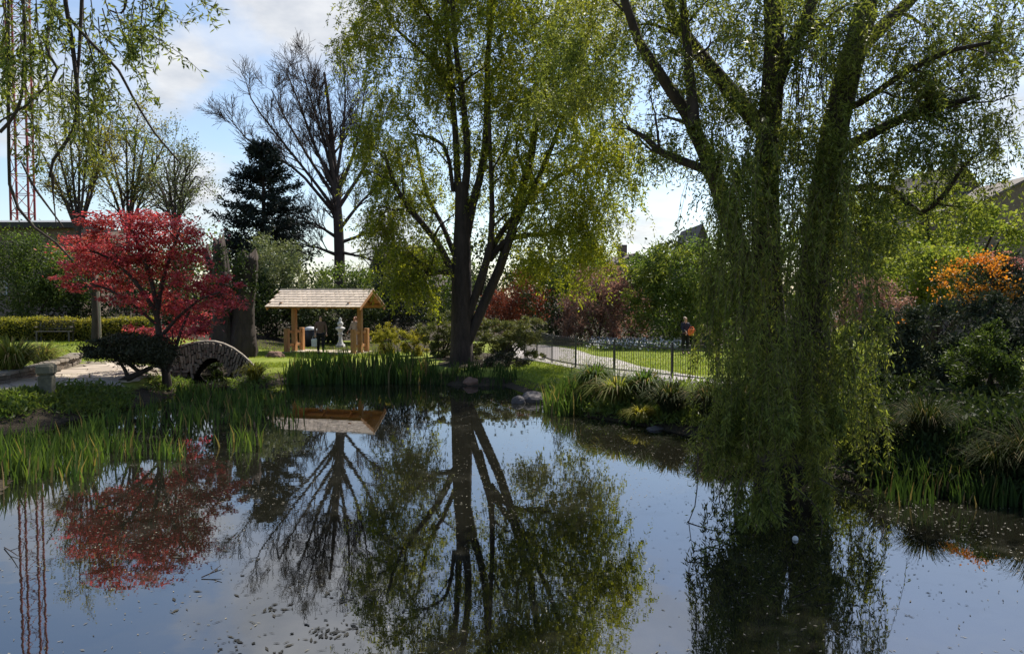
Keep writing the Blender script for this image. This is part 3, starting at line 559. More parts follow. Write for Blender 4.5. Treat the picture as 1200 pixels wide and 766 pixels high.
# ------------------------------------------------------------------ dark fir, bare tree, budding trees, pollard
def fir():
    d = 60; s = S(d); c = at(310, 320, d); t = thing('fir_tree', 'near black conifer beside the tall bare tree', 'tree', (c[0], d, H(c[0], d))); z0 = H(c[0], d)
    top = at(308, 163, d); P, r = resample([(c[0], d, z0), (c[0], d, (z0 + top[2]) / 2), tuple(top)], [.35, .2, .03], 12); limbs_to(t, [(P, r)], M['bark'])
    zs = rng.uniform(at(0, 325, d)[2], top[2] - .3, 150); f = (top[2] - zs) / (top[2] - at(0, 285, d)[2]); az = rng.uniform(0, 6.28, 150)
    ln = np.clip(.4 + 3.9 * f ** .8, .35, 4.0) * rng.uniform(.6, 1.15, 150); st = np.stack([np.full(150, c[0]), np.full(150, d), zs], 1); D = np.stack([np.cos(az), np.sin(az), np.full(150, .12)], 1)
    u = np.linspace(0, 1, 6)[None, :, None]; B = st[:, None] + D[:, None] * ln[:, None, None] * u; B[:, :, 2] += .35 * (u[:, :, 0] ** 2) * ln[:, None] * .3
    V, Q = tubes(B, np.linspace(.05, .015, 6)[None].repeat(150, 0), 4); link('branch', np_mesh('branch', V, Q), M['bark'], t, kind='stuff')
    B2, _ = spawn(B, np.full((150, 6), .02), 5, .2, 1, (30, 60), .8, 4, -.03, .1); V, Q = join([leaves_on(B, 60, .42, .11, .15, 1.1, .12), leaves_on(B2, 20, .36, .10, 0, 1.1, .1)]); link('crown', np_mesh('crown', V, Q), M['needle'], t, kind='stuff')
fir()
def bare_tree():
    d = 66; c = at(398, 330, d); t = thing('bare_tree', 'tall leafless tree with an upswept fan of twigs', 'tree', (c[0], d, H(c[0], d))); n = 10
    L_ = [pline([(398, 360), (398, 300), (396, 250), (393, 215), (390, 180), (386, 130), (380, 85)], d, n, [15, 13, 11, 8, 5, 3])]
    fan = [((396, 250), (370, 215), (330, 165), (295, 120), (288, 95)), ((395, 235), (365, 190), (335, 140), (318, 105)), ((394, 225), (370, 175), (350, 120), (335, 82)), ((393, 215), (378, 160), (362, 110), (352, 75)), ((393, 215), (402, 160), (405, 110), (402, 72)), ((395, 230), (415, 180), (425, 130), (428, 90)),
           ((396, 245), (425, 200), (442, 160), (450, 130)), ((396, 255), (350, 200), (290, 165), (262, 130)), ((397, 270), (420, 240), (445, 215), (458, 200)), ((397, 285), (425, 275), (445, 270)), ((397, 295), (420, 300), (440, 305)), ((397, 280), (370, 262), (345, 258)), ((398, 300), (372, 290), (350, 285)), ((395, 225), (385, 170), (372, 120), (368, 80))]
    for f in fan: L_.append(pline(f, d, n, [5, 3.4, 2.0, 1.0], [0, random.uniform(-3, 3)]))
    P, r = limbs_to(t, L_, M['bark_bare'], 6); P2, r2 = spawn(P, r, 14, .25, 1, (15, 42), 2.6, 6, .10, .12, .45, .35, .25); P3, r3 = spawn(P2, r2, 9, .2, 1, (18, 48), 1.5, 5, .12, .14, .55, .4, .25); P4, r4 = spawn(P3, r3, 5, .2, 1, (20, 50), .8, 4, .12, .12, .6, .5, .2)
    V, Q = join([tubes(P2, r2, 4), tubes(P3, np.maximum(r3, .017), 3), tubes(P4, np.maximum(r4, .013), 3)]); link('crown', np_mesh('crown', V, Q), M['bark_bare'], t, kind='stuff')
bare_tree()
def budding(label, x, d, top, spread, stems, n_leaf, mat, seed_w):
    c = at(x, 330, d); t = thing('budding_tree', label, 'tree', (c[0], d, H(c[0], d)), 0, 'thin spring trees behind the red maple'); n = 10; L_ = []
    L_.append(pline([(x, 380), (x, 330), (x, 265)], d, n, [8, 7, 5]))
    for i in range(stems):
        e = x + (i / (stems - 1) - .5) * 2 * spread + random.uniform(-6, 6); tp = top + random.uniform(0, 40) + abs(e - x) * .35
        L_.append(pline([(x, 275), (x + (e - x) * .4, 225), (x + (e - x) * .8, (tp + 200) / 2), (e, tp)], d, n, [4, 3, 2, 1], [0, random.uniform(-2, 2)]))
    P, r = limbs_to(t, L_, M['bark_bare'], 5); P2, r2 = spawn(P[1:], r[1:], 12, .15, 1, (20, 50), 2.0, 5, .1, .14, .5, .4, .2); P3, r3 = spawn(P2, r2, 6, .2, 1, (25, 55), 1.0, 4, .06, .14, .6, .5, .2)
    V, Q = join([tubes(P2, np.maximum(r2, .012), 4), tubes(P3, np.maximum(r3, .008), 3)]); link('branch', np_mesh('branch', V, Q), M['bark_bare'], t, kind='stuff')
    V, Q = leaves_on(P3, n_leaf, .155, .078, .2, 1, .18); link('crown', np_mesh('crown', V, Q), M[mat], t, kind='stuff')
budding('thin multi stemmed tree with sparse buds, nearest the crane', 92, 44, 110, 45, 7, 9, 'yellow', 1)
budding('slender budding tree rising behind the middle of the red maple', 150, 47, 130, 40, 6, 14, 'yellow', 1)
budding('slender budding tree at the fir side of the red maple', 205, 46, 165, 30, 5, 12, 'pale', 1)

def pollard():
    b = at(270, 400, 31.5); z = H(b[0], b[1]); t = thing('pollard_tree', 'huge old cut back twin trunk behind the stone footbridge', 'tree', (b[0], b[1], z)); n = 10
    L_ = [pline([(282, 420), (284, 380), (288, 330), (290, 300)], 31.5, n, [36, 26, 23, 22]), pline([(262, 420), (261, 380), (259, 330), (257, 284)], 31.3, n, [34, 26, 18, 13]), pline([(266, 350), (256, 325), (246, 308), (240, 292)], 31.6, n, [15, 11, 8])]
    for i, (P, r) in enumerate(L_):
        P, r = resample(P, r, 26); K = 28; V, Q = tubes(P, r, K); th = np.arange(K) / K * 6.283; rid = 1 + .10 * np.sin(th * 5 + i) + .07 * np.sin(th * 9 + 2 * i) + .05 * rng.normal(size=K); cen = np.repeat(P, K, 0); mul = np.tile(rid, 26) * (1 + .035 * rng.normal(size=26 * K)) * np.repeat(1 + .07 * np.sin(np.linspace(0, 9, 26) + i), K)
        V = cen + (V - cen) * mul[:, None]; V[-K:, 2] += .16 * rng.normal(size=K) + .12 * np.sin(th * 3 + i); m = len(V); V = np.vstack([V, P[-1] - np.array([0, 0, .1])]); T = np.array([(m - K + k, m - K + (k + 1) % K, m) for k in range(K)])
        link('trunk' if i < 2 else 'limb', np_mesh('trunk', V, Q, T, smooth=True), M['bark_grey'], t)
    P2, r2 = spawn(np.array([l[0] for l in L_]), np.array([l[1] for l in L_]), 5, .6, 1, (40, 80), .7, 5, .2, .2, .12, .3); V, Q = tubes(P2, r2, 4); link('shoot', np_mesh('shoot', V, Q), M['bark_grey'], t, kind='stuff')
pollard()

gp('ivy', 'dark ivy and shoots growing over the cut back twin trunk', 'climbing plant', [(262, 325, 31.0, 22, 40, .7), (285, 330, 30.9, 16, 40, .6), (245, 345, 31.2, 18, 40, .7)], 2200, .13, .09, 'dark', clump=60, stems=5, stem_r=.02)
def young_tree():
    b = ground_at(112, 402); d = b[1]; t = thing('young_tree', 'staked young tree with a slim straight trunk by the left bench', 'tree', tuple(b))
    L_ = [pline([(112, 404), (112, 370), (110, 335), (106, 300)], d, 10, [11, 8, 7, 4]), pline([(110, 345), (118, 330), (128, 318)], d, 10, [4, 3, 2]), pline([(110, 345), (100, 330), (94, 325)], d, 10, [4, 3, 2])]
    P, r = limbs_to(t, L_, M['bark_grey']); P2, r2 = spawn(P, r, 5, .5, 1, (30, 60), .7, 5, .1, .1, .5); V, Q = tubes(P2, r2, 4); link('branch', np_mesh('branch', V, Q), M['bark_grey'], t, kind='stuff')
    V, Q = leaves_on(P2, 14, .1, .05); link('crown', np_mesh('crown', V, Q), M['mid'], t, kind='stuff')
    p = pline([(118, 403), (117, 370), (115, 335)], d - .25, 4, [3, 3])[0]; V, Q = tubes(p, np.full(4, .035), 6); tag(link('tree_stake', np_mesh('tree_stake', V, Q), M['cap']), 'thin wooden stake against the young tree trunk by the bench', 'stake')
young_tree()

# ------------------------------------------------------------------ shrubs and background planting
gp('evergreen_shrub', 'rounded mid green shrub left of the maple at the picture edge', 'shrub', [(35, 320, 38, 52, 50, 2.0), (10, 345, 38, 40, 50, 1.8), (78, 340, 38.5, 25, 35, 1.3)], 17000, .15, .07, 'dusk', clump=150, extra=[('brighter_leaves', [(35, 295, 37.6, 46, 24, 1.6), (60, 320, 37.4, 30, 20, 1.2)], 2200, .14, .07, 'mid')])  # lit top of the dome put in as brighter green leaves
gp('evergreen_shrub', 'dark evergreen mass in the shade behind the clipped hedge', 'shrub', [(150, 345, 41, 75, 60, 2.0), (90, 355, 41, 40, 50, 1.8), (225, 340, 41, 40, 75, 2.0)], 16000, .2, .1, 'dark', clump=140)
gp('evergreen_tree', 'feathery pale green evergreen rising left of the shelter roof', 'tree', [(320, 310, 44, 34, 30, 1.6), (300, 330, 44, 22, 25, 1.5), (345, 330, 44, 16, 25, 1.3)], 9000, .2, .07, 'pale', clump=150)
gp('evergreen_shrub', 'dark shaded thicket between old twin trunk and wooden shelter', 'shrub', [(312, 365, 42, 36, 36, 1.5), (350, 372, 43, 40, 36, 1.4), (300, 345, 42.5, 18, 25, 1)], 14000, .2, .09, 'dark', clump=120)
gp('evergreen_shrub', 'silvery leaved shrub behind the person in the shelter', 'shrub', [(385, 368, 41, 42, 40, 1.4), (422, 362, 41.5, 30, 44, 1.3)], 11000, .17, .07, 'dark', clump=130, csize=.16, extra=[('pale_leaves', [(385, 362, 40.4, 34, 26, 1.2), (395, 345, 40.6, 40, 16, 1.2)], 1300, .16, .06, 'pale')])
gp('conifer_tree', 'dark bluish columnar conifer just right of the shelter roof', 'tree', [(447, 345, 43, 15, 55, .8), (466, 340, 44, 16, 60, .9), (490, 352, 44, 22, 50, 1)], 12000, .2, .06, 'needle', clump=150)
gp('evergreen_shrub', 'dull green bush in front of the far gabled house', 'shrub', [(405, 335, 55, 35, 25, 2), (440, 345, 56, 30, 30, 2)], 6000, .24, .1, 'mid', clump=100)
gp('round_shrub', 'clipped golden tipped dome shrub touching the shelter posts', 'shrub', [(454, 398, 33.2, 19, 18, .65)], 6500, .08, .04, 'yellow', clump=60, csize=.12)
gp('round_shrub', 'clipped golden tipped dome shrub nearest the forked willow', 'shrub', [(486, 402, 32.8, 19, 16, .6)], 6000, .08, .04, 'yellow', clump=60, csize=.12)
def juniper(label, pads, d, n):
    bl = [(x, y, d + rng.uniform(-.5, .6), rx, ry, .55) for x, y, rx, ry in pads]; gp('juniper_bush', label, 'shrub', bl, n, .12, .042, 'juniper', stems=10, clump=200, csize=.16, shell=0, outward=.7, up=.3, group='layered junipers by the forked willow')
juniper('layered juniper bush on the left of the forked willow trunk', [(515, 385, 22, 8), (510, 373, 14, 6), (530, 395, 20, 8), (520, 410, 18, 10), (545, 375, 16, 6), (505, 400, 10, 8), (535, 365, 14, 5), (498, 385, 10, 6)], 31, 9500)
juniper('wide layered juniper bush on the right of the forked willow trunk', [(585, 380, 30, 8), (572, 395, 26, 8), (610, 388, 24, 9), (560, 372, 16, 6), (600, 402, 28, 10), (622, 405, 14, 14), (575, 412, 28, 12), (615, 378, 18, 7), (632, 418, 8, 5)], 30.5, 15500)
gp('round_shrub', 'low dark dome shrub at the water between trunk and rock', 'shrub', [(592, 428, 27.3, 28, 15, .7)], 6500, .08, .03, 'pine', clump=80, csize=.12)
gp('copper_shrub', 'coppery red shrub glimpsed through the forked willow', 'shrub', [(605, 350, 45, 28, 30, 1.6), (585, 370, 45, 28, 26, 1.4), (635, 356, 46, 14, 24, 1.2)], 8000, .17, .08, 'copper', clump=130)
gp('evergreen_shrub', 'tall dark evergreen between the coppery shrub and smoke bush', 'shrub', [(645, 370, 43, 32, 50, 1.4), (670, 330, 44, 28, 50, 1.4), (560, 350, 48, 60, 40, 2)], 12000, .19, .08, 'dark', clump=150)
gp('smoke_bush', 'purple brown smoke bush behind the iron fence', 'shrub', [(700, 352, 41, 38, 38, 1.7), (730, 365, 40.6, 30, 36, 1.4), (672, 372, 41, 22, 28, 1.2), (715, 330, 41.3, 30, 22, 1.2)], 17000, .17, .06, 'smoke', clump=170, csize=.16)
gp('green_shrub', 'tall fresh green shrub right of the smoke bush', 'shrub', [(785, 335, 39.5, 46, 42, 1.8), (762, 312, 39.6, 28, 26, 1.3), (830, 330, 39, 45, 50, 1.7), (800, 372, 39, 60, 30, 1.5)], 20000, .17, .085, 'mid', clump=230, extra=[('brighter_leaves', [(765, 315, 39.2, 28, 20, 1.2), (790, 300, 39.5, 30, 14, 1.2), (755, 345, 38.8, 25, 22, 1)], 3200, .17, .085, 'bright')])  # brighter green leaves over the upper left
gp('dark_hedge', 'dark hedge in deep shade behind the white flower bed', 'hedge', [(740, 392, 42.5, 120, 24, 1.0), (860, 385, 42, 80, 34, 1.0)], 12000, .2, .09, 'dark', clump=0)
gp('maple_tree', 'sunlit yellow green tree in front of the right hand house', 'tree', [(1100, 258, 34, 62, 40, 2.2), (1050, 275, 34, 55, 48, 2), (1150, 282, 33.5, 45, 48, 2), (1005, 270, 34.5, 40, 60, 1.8), (1100, 212, 34, 50, 22, 1.6, .3)], 13000, .19, .12, 'bright', clump=260, csize=.15, stem_r=.12, stems=10)
gp('green_shrub', 'bushy green shrub under the sunlit yellow green tree', 'shrub', [(1075, 325, 30, 50, 35, 1.6), (1120, 320, 29, 40, 30, 1.4)], 12000, .15, .08, 'bright', clump=160)
gp('pink_shrub', 'dull pinkish brown shrub left of the orange azalea', 'shrub', [(1025, 350, 27, 36, 28, 1.1), (1000, 372, 27, 25, 25, .9)], 7000, .11, .05, 'smoke', clump=120)
gp('orange_azalea', 'orange flowering azalea above dark leaves at the right edge', 'shrub', [(1150, 350, 20.5, 55, 40, 1.2), (1190, 335, 20.3, 40, 40, 1.1)], 8000, .1, .045, 'glossy', clump=120, extra=[('blossom', [(1150, 312, 20, 26, 14, .6), (1120, 328, 19.9, 22, 12, .5), (1105, 345, 19.8, 14, 12, .4), (1180, 312, 20, 22, 14, .5), (1140, 338, 19.6, 28, 10, .4), (1150, 325, 19.8, 45, 26, .8), (1060, 378, 18.6, 10, 4, .3)], 2600, .075, .05, 'orange'), ('pink_blossom', [(1190, 312, 20.2, 22, 10, .5), (1170, 300, 20.6, 12, 8, .3)], 420, .07, .05, 'pinkleaf')])
gp('rhododendron', 'big dark glossy rhododendron below the orange blossom', 'shrub', [(1090, 400, 18.5, 60, 50, 1.3), (1150, 395, 18.2, 50, 45, 1.2), (1040, 415, 18.6, 40, 45, 1.1), (1195, 400, 18, 45, 55, 1.1), (1080, 450, 17.6, 70, 30, 1.0), (1180, 455, 17, 60, 35, 1), (1060, 480, 15.8, 50, 40, .9), (1120, 490, 15.2, 55, 36, .9), (1200, 490, 15, 40, 45, .9), (1275, 400, 17.5, 60, 60, 1.3), (1300, 480, 15, 70, 50, 1.1)], 50000, .135, .05, 'glossy', clump=230, csize=.15)
gp('conifer_shrub', 'small upright green bush in front of the rhododendron', 'shrub', [(1152, 428, 15.2, 36, 46, .7), (1176, 452, 15.0, 32, 44, .6), (1135, 460, 15.2, 24, 34, .5), (1160, 400, 15.4, 16, 26, .4)], 15000, .085, .03, 'dusk', clump=130, csize=.14)
gp('green_shrub', 'added dark foliage standing in for shade inside the footbridge arch', 'shrub', [(250, 438, 29.8, 34, 18, .8), (262, 442, 28.9, 14, 10, .4)], 9000, .13, .06, 'dark', clump=40)  # invented dark plants that darken the view through the arch
gp('yellow_shrub', 'sunlit yellow green shrub half hidden by the willow curtain', 'shrub', [(1005, 410, 21, 30, 26, .8), (985, 425, 21, 22, 20, .7)], 5500, .1, .05, 'bright', clump=90)
gp('green_shrub', 'shaded bank shrub behind the near willow trunks', 'shrub', [(910, 425, 19.5, 55, 45, 1.1), (970, 445, 18.8, 50, 45, 1), (1010, 470, 16.5, 45, 34, .8)], 13000, .12, .05, 'mid', clump=150)
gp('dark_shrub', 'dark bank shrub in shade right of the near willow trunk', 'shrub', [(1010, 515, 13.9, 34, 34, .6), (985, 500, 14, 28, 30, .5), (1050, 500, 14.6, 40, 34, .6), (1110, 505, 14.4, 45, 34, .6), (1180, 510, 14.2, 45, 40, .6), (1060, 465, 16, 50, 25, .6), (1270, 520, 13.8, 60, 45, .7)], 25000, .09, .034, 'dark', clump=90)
# far woodland line that closes the view between the nearer plants
far = [(20, 360, 75, 90, 30), (130, 330, 78, 90, 60), (240, 335, 72, 70, 65), (370, 345, 80, 90, 32), (500, 335, 70, 70, 48), (600, 325, 74, 80, 50), (700, 335, 72, 80, 42), (810, 325, 70, 90, 42), (920, 320, 70, 80, 60), (1010, 300, 66, 70, 60), (1200, 330, 60, 70, 60)]
far_lab = ['dense tree in the far line at the left edge behind the low grey roofed building', 'dense tree in the far line behind the red maple', 'dense tree in the far line behind the cut back twin trunk',
           'dense tree in the far line above the shelter roof', 'dense tree in the far line behind the columnar conifer', 'dense tree in the far line right behind the forked willow trunk',
           'dense tree in the far line behind the purple brown smoke bush', 'dense tree in the far line behind the fresh green shrub', 'dense tree in the far line behind the near willow trunks',
           'dense tree in the far line left of the brown gabled house', 'dense tree in the far line at the right edge behind the orange azalea']
for i, (x, y, d, rx, ry) in enumerate(far):
    gp('background_tree', far_lab[i], 'tree', [(x, y, d, rx, ry, 3.0), (x + rx * .4, y + 20, d - 1, rx * .6, ry * .7, 2.4)], 5200, .42, .24, 'dark' if i % 2 else 'mid', clump=120, csize=.2, stem_r=.2, stems=4, group='trees in the far line behind the garden')

def hedge():
    a = ground_at(-40, 402); b = ground_at(175, 400); c = (a + b) / 2; dv = b - a; ln = np.linalg.norm(dv[:2]); t = thing('clipped_hedge', 'long low clipped hedge with a sunlit top behind the left bench', 'hedge', tuple(c)); u = dv / ln; nv = np.array([-u[1], u[0], 0]); n = 15000
    q = rng.uniform(0, 1, n); side = rng.integers(0, 3, n); w = rng.uniform(-.5, .5, n) * .9; h = rng.uniform(0, 1, n)
    h = np.where(side == 0, 1.0, h) * (.98 + .04 * np.sin(q * 40)) ; w = np.where(side == 1, -.45, np.where(side == 2, .45, w))
    P = a + dv * q[:, None] + nv * (w[:, None] + .06 * rng.normal(size=(n, 1)) + .6); gz = hgt(P[:, 0], P[:, 1]); P[:, 2] = gz + h * .95 + .05 * rng.normal(size=n)
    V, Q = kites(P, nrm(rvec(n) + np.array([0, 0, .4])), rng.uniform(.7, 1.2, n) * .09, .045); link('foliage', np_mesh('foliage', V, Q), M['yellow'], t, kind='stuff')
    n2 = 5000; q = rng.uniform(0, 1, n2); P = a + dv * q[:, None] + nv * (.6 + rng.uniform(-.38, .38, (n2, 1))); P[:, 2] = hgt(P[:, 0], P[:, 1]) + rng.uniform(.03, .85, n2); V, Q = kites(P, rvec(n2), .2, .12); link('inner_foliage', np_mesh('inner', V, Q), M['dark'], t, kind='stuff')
hedge()

# ------------------------------------------------------------------ shelter
def shelter():
    b = G(384, 417, .3); o = thing('timber_shelter', 'new open timber shelter with a shingled pitched roof beyond the pond', 'shelter', (b[0] - .3, 34.6, .28), R(-15))
    z0 = H(b[0], 34.6) - .28
    def P(name, a, c, w, h, mat='larch', par=None): return link(name, beam_me(name, a, c, w, h), M[mat], par or o, local=True)
    hx = 1.70; RZ = 3.02; EZ = 2.22; hd = 1.32; rx = 2.38
    for s in (-1, 1):
        P('post', (s * hx, 0, z0), (s * hx, 0, 2.72), .2, .2)
        P('tie_beam', (s * hx, -1.15, 2.34), (s * hx, 1.15, 2.34), .12, .2); 
        for q in (-1, 1):
            P('rail_post', (s * hx, q * .66, z0), (s * hx, q * .66, 1.22), .2, .2)
            P('rafter', (s * (rx - .06), q * .02, RZ - .1), (s * (rx - .06), q * hd, EZ - .07), .07, .16); P('rafter', (s * .7, q * .02, RZ - .1), (s * .7, q * hd, EZ - .07), .07, .14)
            P('rail', (s * hx, q * .1, 1.06), (s * hx, q * .56, 1.06), .07, .12); P('rail', (s * hx, q * .1, .45), (s * hx, q * .56, .45), .07, .12)
    P('ridge_beam', (-rx + .08, 0, RZ - .18), (rx - .08, 0, RZ - .18), .1, .18)
    for q in (-1, 1): P('wall_plate', (-rx + .1, q * 1.05, EZ + .02), (rx - .1, q * 1.05, EZ + .02), .12, .14)
    # boarded slopes with shingles laid in courses
    sl = math.atan2(RZ - EZ, hd); Ls = math.hypot(RZ - EZ, hd)
    shm = [box_me('shingle', (0, 0, 0), (1, 1, 1), jit=.03) for _ in range(4)]
    for q in (-1, 1):
        bd = P('roof_slope', (-rx, q * hd / 2, (RZ + EZ) / 2), (rx, q * hd / 2, (RZ + EZ) / 2), Ls, .03, 'larch'); 
        bd.data.transform(Matrix.Translation((0, q * hd / 2, (RZ + EZ) / 2)) @ Matrix.Rotation(-q * sl, 4, 'X') @ Matrix.Translation((0, -q * hd / 2, -(RZ + EZ) / 2)))
        rows, cols = 7, 20
        for i in range(rows):
            for j in range(cols):
                s_ = bpy.data.objects.new('shingle', shm[(i * 3 + j * 5) % 4]); COL.objects.link(s_); s_.parent = bd
                if not s_.data.materials: s_.data.materials.append(M['shingle'])
                w = 2 * rx / cols; u = (i + .5) / rows; x = -rx + w * (j + .5) + (w * .5 if i % 2 else 0); x = min(x, rx - w * .25)
                y = q * hd * u; z = RZ - (RZ - EZ) * u
                s_.matrix_local = Matrix.Translation((x, y, z)) @ Matrix.Rotation(-q * (sl - .09), 4, 'X') @ Matrix.Translation((0, 0, .035)) @ Matrix.Diagonal((w * random.uniform(.9, .98) * (1 if x < rx - w * .3 else .5), Ls / rows * 1.25 + random.uniform(-.015, .015), .018, 1))
    P('ridge_cap', (-rx, 0, RZ + .035), (rx, 0, RZ + .035), .14, .03, 'shingle')
    pav = box_me('paving', (0, 0, z0 - .02), (3.6, 2.2, .09)); tag(link('shelter_paving', pav, M['flag'], o, local=True)); 
shelter()

# ------------------------------------------------------------------ stone bridge
def bridge():
    c = G(243, 446, 0); d0 = 26.3; cx = (243 - 600) / F * d0; t = thing('stone_footbridge', 'small humped stone footbridge over the pond inlet', 'bridge', (cx, d0, 0), R(17)); W = 2.0
    def top(x): return 1.42 - .19 * x * x if x < 0 else 1.42 - .40 * x * x      # local x from -1.55 to 1.5
    def arch(x): return .80 - 1.3 * (x - .12) ** 2 if abs(x - .12) < .9 else -.3
    def wall(y, th):
        xs = np.linspace(-1.75, 1.6, 41); V = []; Q = []
        for x in xs:
            for yy in (y, y + th): V += [(x, yy, max(arch(x), -.3)), (x, yy, top(x) - .06)]
        for i in range(40):
            a = i * 4; b2 = a + 4; Q += [(a, b2, b2 + 1, a + 1), (a + 2, a + 3, b2 + 3, b2 + 2), (a + 1, b2 + 1, b2 + 3, a + 3), (a, a + 2, b2 + 2, b2)]
        Q += [(0, 1, 3, 2), (160, 162, 163, 161)]
        return np_mesh('core', V, Q)
    link('wall', wall(.06, .26), M['mortar'], t, local=True); rw = link('wall', wall(W, .3), M['mortar'], t, local=True); rw.data.transform(Matrix.Translation((0, 0, -.31)))
    xs = np.linspace(-1.5, 1.5, 31); V = []; Q = []
    for x in xs: V += [(x, .3, arch(x) if arch(x) > 0 else -.3), (x, W + .05, arch(x) if arch(x) > 0 else -.3), (x, .3, top(x) - .45), (x, W + .05, top(x) - .45)]
    for i in range(30): a = i * 4; b2 = a + 4; Q += [(a, a + 1, b2 + 1, b2), (a + 2, b2 + 2, b2 + 3, a + 3)]
    link('deck', np_mesh('deck', V, Q), M['mortar'], t, local=True)
    ms = []
    for k in range(7):
        bm = bmesh.new(); box_bm(bm, Vector((0, 0, 0)), (1, 1, 1), jit=.12, bev=.07); me = bpy.data.meshes.new('stone'); bm.to_mesh(me); bm.free(); me.materials.append(M['stone']); ms.append(me)
    capm = [box_me('cap', (0, 0, 0), (1, 1, 1), jit=.05, bev=.05) for _ in range(4)]
    for me in capm: me.materials.append(M['cap'])
    def put(me, name, x, y, z, sx, sy, sz, ry):
        s = bpy.data.objects.new(name, me); COL.objects.link(s); s.parent = t; s.matrix_local = Matrix.Translation((x, y, z)) @ Matrix.Rotation(ry, 4, 'Y') @ Matrix.Diagonal((sx, sy, sz, 1))
    x = -1.74
    while x < 1.58:                                                    # upright stones in columns, arch to coping
        w = random.uniform(.06, .115); xc = x + w / 2; sl = math.atan(.38 * xc if xc < 0 else .80 * xc); zt = top(xc) - .07; zb = max(arch(xc), zt - random.uniform(.7, .95) if abs(xc - .12) > .8 else arch(xc)); zz = zt
        while zz > zb + .05:
            h = min(random.uniform(.16, .42), zz - zb); h = zz - zb if zz - zb - h < .08 else h
            put(random.choice(ms), 'stone', xc - math.sin(sl) * (zt - zz + h / 2) * .35, .035 + random.uniform(-.06, .03), zz - h / 2, w * .82, .2, h * .94, sl * .45 + random.uniform(-.09, .09)); zz -= h
        x += w
    for side in (-1, 1):                                               # rubble beside the springing
        z = .0
        while z < .95:
            hh = random.uniform(.09, .16); x = -1.74 if side < 0 else .75
            while x < (-.55 if side < 0 else 1.58):
                w = random.uniform(.14, .28); xc = x + w / 2; nr = .62 - .78 * (xc - .12) ** 2
                if abs(xc - .12) > .8 and z + hh < top(xc) - .75: put(random.choice(ms), 'stone', xc, .035 + random.uniform(-.03, .02), z + hh / 2, w * .92, .2, hh * .9, random.uniform(-.12, .12))
                x += w
            z += hh
    for y in (.17, W + .16):
        x = -1.78
        while x < 1.55:
            w = random.uniform(.2, .34); xc = x + w / 2; sl = math.atan(.38 * xc if xc < 0 else .80 * xc); put(random.choice(capm), 'cap_stone', xc, y, top(xc) - .03 - (.34 if y > .5 else 0), w * .97 / math.cos(sl), .36, .065, sl); x += w
bridge()

# ------------------------------------------------------------------ left path, wall, pillar, bench
def flag_path():
    poly = np.array([ground_at(*p)[:2] for p in ((-60, 467), (-60, 455), (0, 449), (50, 439), (82, 429), (105, 424), (140, 422), (172, 430), (196, 436), (185, 446), (150, 448), (118, 454), (60, 461), (0, 464))])
    def inside(x, y):
        r = False; n = len(poly); j = n - 1
        for i in range(n):
            if (poly[i][1] > y) != (poly[j][1] > y) and x < (poly[j][0] - poly[i][0]) * (y - poly[i][1]) / (poly[j][1] - poly[i][1]) + poly[i][0]: r = not r
            j = i
        return r
    xs = np.linspace(0, 1, 40); c = poly.mean(0); bm = bmesh.new(); x0, y0 = poly.min(0) - .1; x1, y1 = poly.max(0) + .1; st = .3; grid = {}
    def gv(i, j):
        if (i, j) not in grid:
            x, y = x0 + i * st, y0 + j * st; grid[(i, j)] = bm.verts.new((x, y, H(x, y) + .012))
        return grid[(i, j)]
    for i in range(int((x1 - x0) / st) + 1):
        for j in range(int((y1 - y0) / st) + 1):
            if inside(x0 + (i + .5) * st, y0 + (j + .5) * st): bm.faces.new((gv(i, j), gv(i + 1, j), gv(i + 1, j + 1), gv(i, j + 1)))
    me = bpy.data.meshes.new('paved_path'); bm.to_mesh(me); bm.free(); o = link('paved_path', me, solid('path_joint', (.2, .17, .13), (.14, .12, .09), .95, 12, .4), kind='structure')
    cs = .62; J = {}
    def jv(i, j):
        if (i, j) not in J: J[(i, j)] = (x0 + i * cs * 1.25 + (j % 2) * cs * .5 + random.uniform(-.16, .16), y0 + j * cs + random.uniform(-.13, .13))
        return J[(i, j)]
    for i in range(-1, int((x1 - x0) / cs / 1.25) + 2):
        for j in range(-1, int((y1 - y0) / cs) + 2):
            q = [np.array(jv(*k)) for k in ((i, j), (i + 1, j), (i + 1, j + 1), (i, j + 1))]; m = sum(q) / 4
            if sum(inside(*p) for p in q) < 3 or not inside(*m): continue
            q = [m + (p - m) * .94 for p in q]; bm = bmesh.new(); dz = random.uniform(0, .012); hz = H(*m); top_ = [bm.verts.new((p[0], p[1], H(p[0], p[1]) * .6 + hz * .4 + .04 + dz)) for p in q]; lo = [bm.verts.new((p[0], p[1], hz - .06)) for p in q]
            bm.faces.new(top_)
            for k in range(4): bm.faces.new((lo[k], lo[(k + 1) % 4], top_[(k + 1) % 4], top_[k]))
            bmesh.ops.recalc_face_normals(bm, faces=bm.faces); me = bpy.data.meshes.new('flagstone'); bm.to_mesh(me); bm.free(); link('flagstone', me, M['flag'], o)
flag_path()
